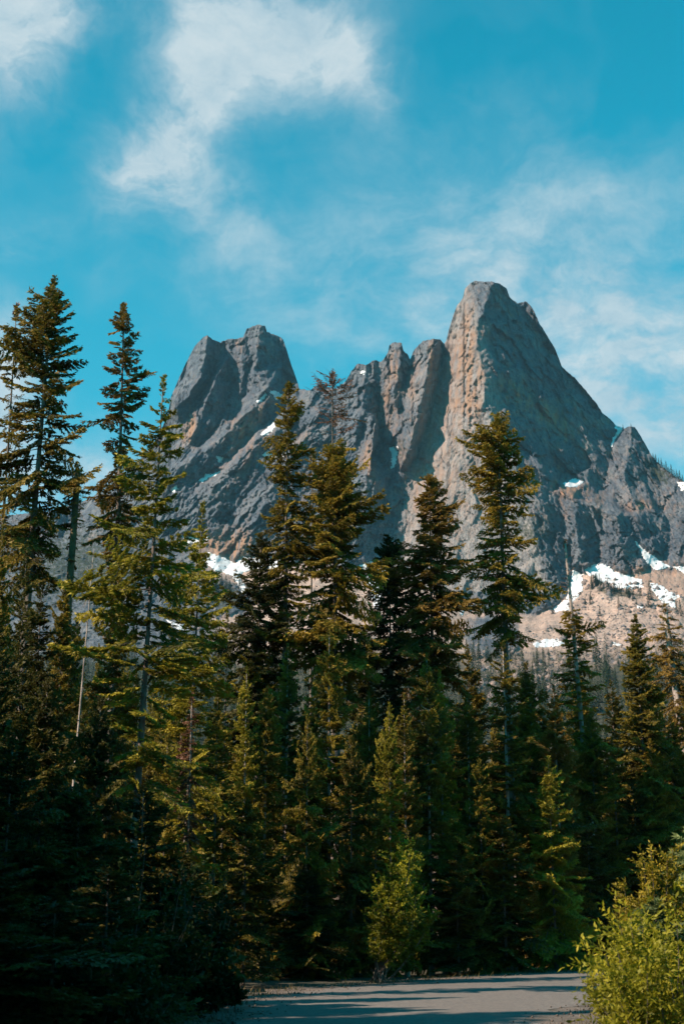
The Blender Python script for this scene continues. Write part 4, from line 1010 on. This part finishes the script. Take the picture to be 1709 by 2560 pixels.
spots += [(1478, 1472, 17), (1490, 1462, 13), (1475, 1500, 10), (1462, 1512, 9), (1498, 1540, 10), (1474, 1512, 9), (1624, 1500, 20), (1620, 1518, 16), (1660, 1525, 12), (1700, 1540, 16), (1690, 1530, 12),
          (1380, 1535, 12), (1545, 1520, 12), (1600, 1490, 10), (1595, 1480, 8)]
for i, (px, py, h) in enumerate(spots): far_tree(px, py, h, 'tiny distant conifer scattered on the pale scree and below the right snowfield', 'small conifers scattered on the scree', i)
for i, (px, h) in enumerate([(1556, 7), (1576, 6), (1631, 8), (1638, 10), (1645, 9), (1652, 12), (1659, 8), (1664, 13), (1671, 9), (1677, 14), (1684, 10), (1690, 12), (1698, 13), (1705, 10), (1634, 6), (1668, 7), (1694, 8)]):
    far_tree(px, float(np.interp(px, [p[0] for p in SKYL], [p[1] for p in SKYL])) + 3, h, 'tiny distant conifer standing on the right-hand skyline of the mountain', 'small conifers on the right skyline', i)
for i in range(16):
    far_tree(520 + rg.uniform(0, 90), 1448 + rg.uniform(0, 40), rg.uniform(8, 16), 'tiny distant conifer below the broad left snowfield', 'small conifers below the left snowfield', i)
# the distant wood on the valley side reads as one mass
bx, by, bh = [], [], []
for k in range(1500):
    px = rg.uniform(120, 1760); u = rg.random(); py = 1625 + 250 * u ** .8
    bx.append(px); by.append(py); bh.append(rg.uniform(6, 24) * (.75 + .5 * float(perlin(np.array([px / 45.]), np.array([py / 30.]))[0])))
DYf = depth(np.array(bx), np.array(by), False)[0]; BP = at(np.array(bx), np.array(by), DYf)
Vs, Ts, Ms, As, nv = [], [], [], [], 0
for k in range(len(bx)):
    V, T, M, A = fd[k % 3]
    if k % 2: T_, M_ = T[::2], M[::2]
    else: T_, M_ = T, M
    h = bh[k] / 10; a = k * 1.7; ca, sa = math.cos(a), math.sin(a)
    v = np.stack([V[:, 0] * ca - V[:, 1] * sa, V[:, 0] * sa + V[:, 1] * ca, V[:, 2]], -1) * np.array([h * 1.1, h * 1.1, h]) + BP[k]
    Vs.append(v); Ts.append(T_ + nv); Ms.append(np.minimum(M_, 1)); As.append(A); nv += len(V)
tag(link('distant_forest', mesh_np('distant_forest', np.concatenate(Vs), np.concatenate(Ts), [mfar, BARK], np.concatenate(Ms), {'tint': np.concatenate(As)})),
    'distant wooded valley side of dark conifers below the scree', kind='stuff')
# scree blocks
ns = 6500; px = np.concatenate([rg.uniform(1180, 1750, 5300), rg.uniform(430, 960, 1200)]); py = foot_y(px) + 25 + rg.random(ns) ** .8 * 210
D_ = depth(px, py, False)[0]; BP = at(px, py, D_)
oct_ = np.array([(1, 0, 0), (-1, 0, 0), (0, 1, 0), (0, -1, 0), (0, 0, 1), (0, 0, -1)], float); of_ = np.array([(0, 2, 4), (2, 1, 4), (1, 3, 4), (3, 0, 4), (2, 0, 5), (1, 2, 5), (3, 1, 5), (0, 3, 5)])
S = (.32 + .62 * rg.pareto(2.2, ns).clip(0, 5))[:, None, None] * (oct_[None] * rg.uniform(.6, 1.3, (ns, 6, 1)) + rg.normal(size=(ns, 6, 3)) * .15)
tag(link('scree_blocks', mesh_np('scree_blocks', (BP[:, None, :] + S).reshape(-1, 3), (of_[None] + 6 * np.arange(ns)[:, None, None]).reshape(-1, 3), [mm], None,
    {'stain': np.repeat(rg.random(ns) * .3, 6), 'scree': np.repeat(rg.random(ns) * .7, 6), 'green': np.zeros(ns * 6)})), 'loose blocks strewn over the pale scree slope', kind='stuff')

# ------------------------------------------------------------------ roadside grass and grit
mgs, n = mat('dry_grass')
t = n.node('ShaderNodeAttribute', attribute_name='tint').outputs['Fac']
c = n.ramp(t, [(.0, (.03, .04, .012)), (.6, (.10, .085, .03)), (1., (.22, .15, .07))]); d = n.node('ShaderNodeBsdfDiffuse'); n.l.new(c, d.inputs[0]); finish(n, d.outputs[0])
ng = 30000
sl = rg.random(ng); idx = (sl * (NR - 1)).astype(int); side = rg.random(ng) < .62
o_ = np.abs(rg.normal(size=ng)) * .55 + .3
bl, br_ = off(LE, 1.0), off(RE, -1.0)
nrmL = off(LE, 1) - LE; nrmR = off(RE, -1) - RE
B = np.where(side[:, None], LE[idx] + nrmL[idx] * o_[:, None], RE[idx] + nrmR[idx] * (o_[:, None] + .3)) + rg.normal(size=(ng, 2)) * .15
keep = (B[:, 1] > 12) & (B[:, 1] < 70) & (fbm(B[:, 0] / 1.5, B[:, 1] / 1.5, 2) + rg.random(ng) * .3 > .05); B = B[keep]; ng = len(B)
h = rg.uniform(.04, .20, ng); a = rg.uniform(0, 6.28, ng); w_ = .006
V = np.stack([np.stack([B[:, 0] - np.cos(a) * w_, B[:, 1] - np.sin(a) * w_, np.full(ng, .02)], -1), np.stack([B[:, 0] + np.cos(a) * w_, B[:, 1] + np.sin(a) * w_, np.full(ng, .02)], -1),
              np.stack([B[:, 0] + rg.normal(size=ng) * h * .4, B[:, 1] + rg.normal(size=ng) * h * .4, h], -1)], 1).reshape(-1, 3)
tag(link('roadside_grass', mesh_np('roadside_grass', V, np.arange(ng * 3).reshape(-1, 3), [mgs], None, {'tint': np.repeat(rg.random(ng), 3)})), 'short dry grass and weeds along the road edges', kind='stuff')
ns = 5000; idx = rg.integers(0, NR, ns); sdd = rg.random(ns) < .5; o_ = rg.normal(size=ns) * .45 + .3
B = np.where(sdd[:, None], LE[idx] + nrmL[idx] * o_[:, None], RE[idx] + nrmR[idx] * (o_[:, None] + .3)) + rg.normal(size=(ns, 2)) * .1
keep = (B[:, 1] > 15) & (B[:, 1] < 60); B = B[keep]; ns = len(B)
S = (rg.uniform(.008, .028, ns))[:, None, None] * (oct_[None] * rg.uniform(.6, 1.3, (ns, 6, 1)))
BP = np.stack([B[:, 0], B[:, 1], np.full(ns, .05)], -1)
tag(link('loose_gravel', mesh_np('loose_gravel', (BP[:, None, :] + S).reshape(-1, 3), (of_[None] + 6 * np.arange(ns)[:, None, None]).reshape(-1, 3), [mgr])), 'loose gravel grit beside the asphalt', kind='stuff')

# ------------------------------------------------------------------ air
HAZE = 0.00004
if HAZE:
    mh = bpy.data.materials.new('haze_air'); mh.use_nodes = True; n = NT(mh.node_tree)
    pv = n.node('ShaderNodeVolumePrincipled', {'Density': HAZE, 'Anisotropy': 0.2}); pv.inputs['Color'].default_value = (.42, .80, 1.0, 1)
    o = n.node('ShaderNodeOutputMaterial'); n.l.new(pv.outputs[0], o.inputs['Volume'])
    lo, hi = np.array([-2300, -420, -4.5]), np.array([2300, 2400, 800.0])
    V = np.array([[(lo[0], hi[0])[i & 1], (lo[1], hi[1])[(i >> 1) & 1], (lo[2], hi[2])[i >> 2]] for i in range(8)])
    Fb = [(0, 2, 3, 1), (4, 5, 7, 6), (0, 1, 5, 4), (2, 6, 7, 3), (0, 4, 6, 2), (1, 3, 7, 5)]
    tag(link('haze', mesh_np('haze', V, Fb, [mh])), 'thin bluish mountain air', kind='stuff')
tris = sum(sum(len(p.vertices) - 2 for p in m.polygons) if len(m.polygons) < 2000 else len(m.loops) - 2 * len(m.polygons) for m in bpy.data.meshes)
print('TRIS', tris, 'OBJS', len(bpy.data.objects))
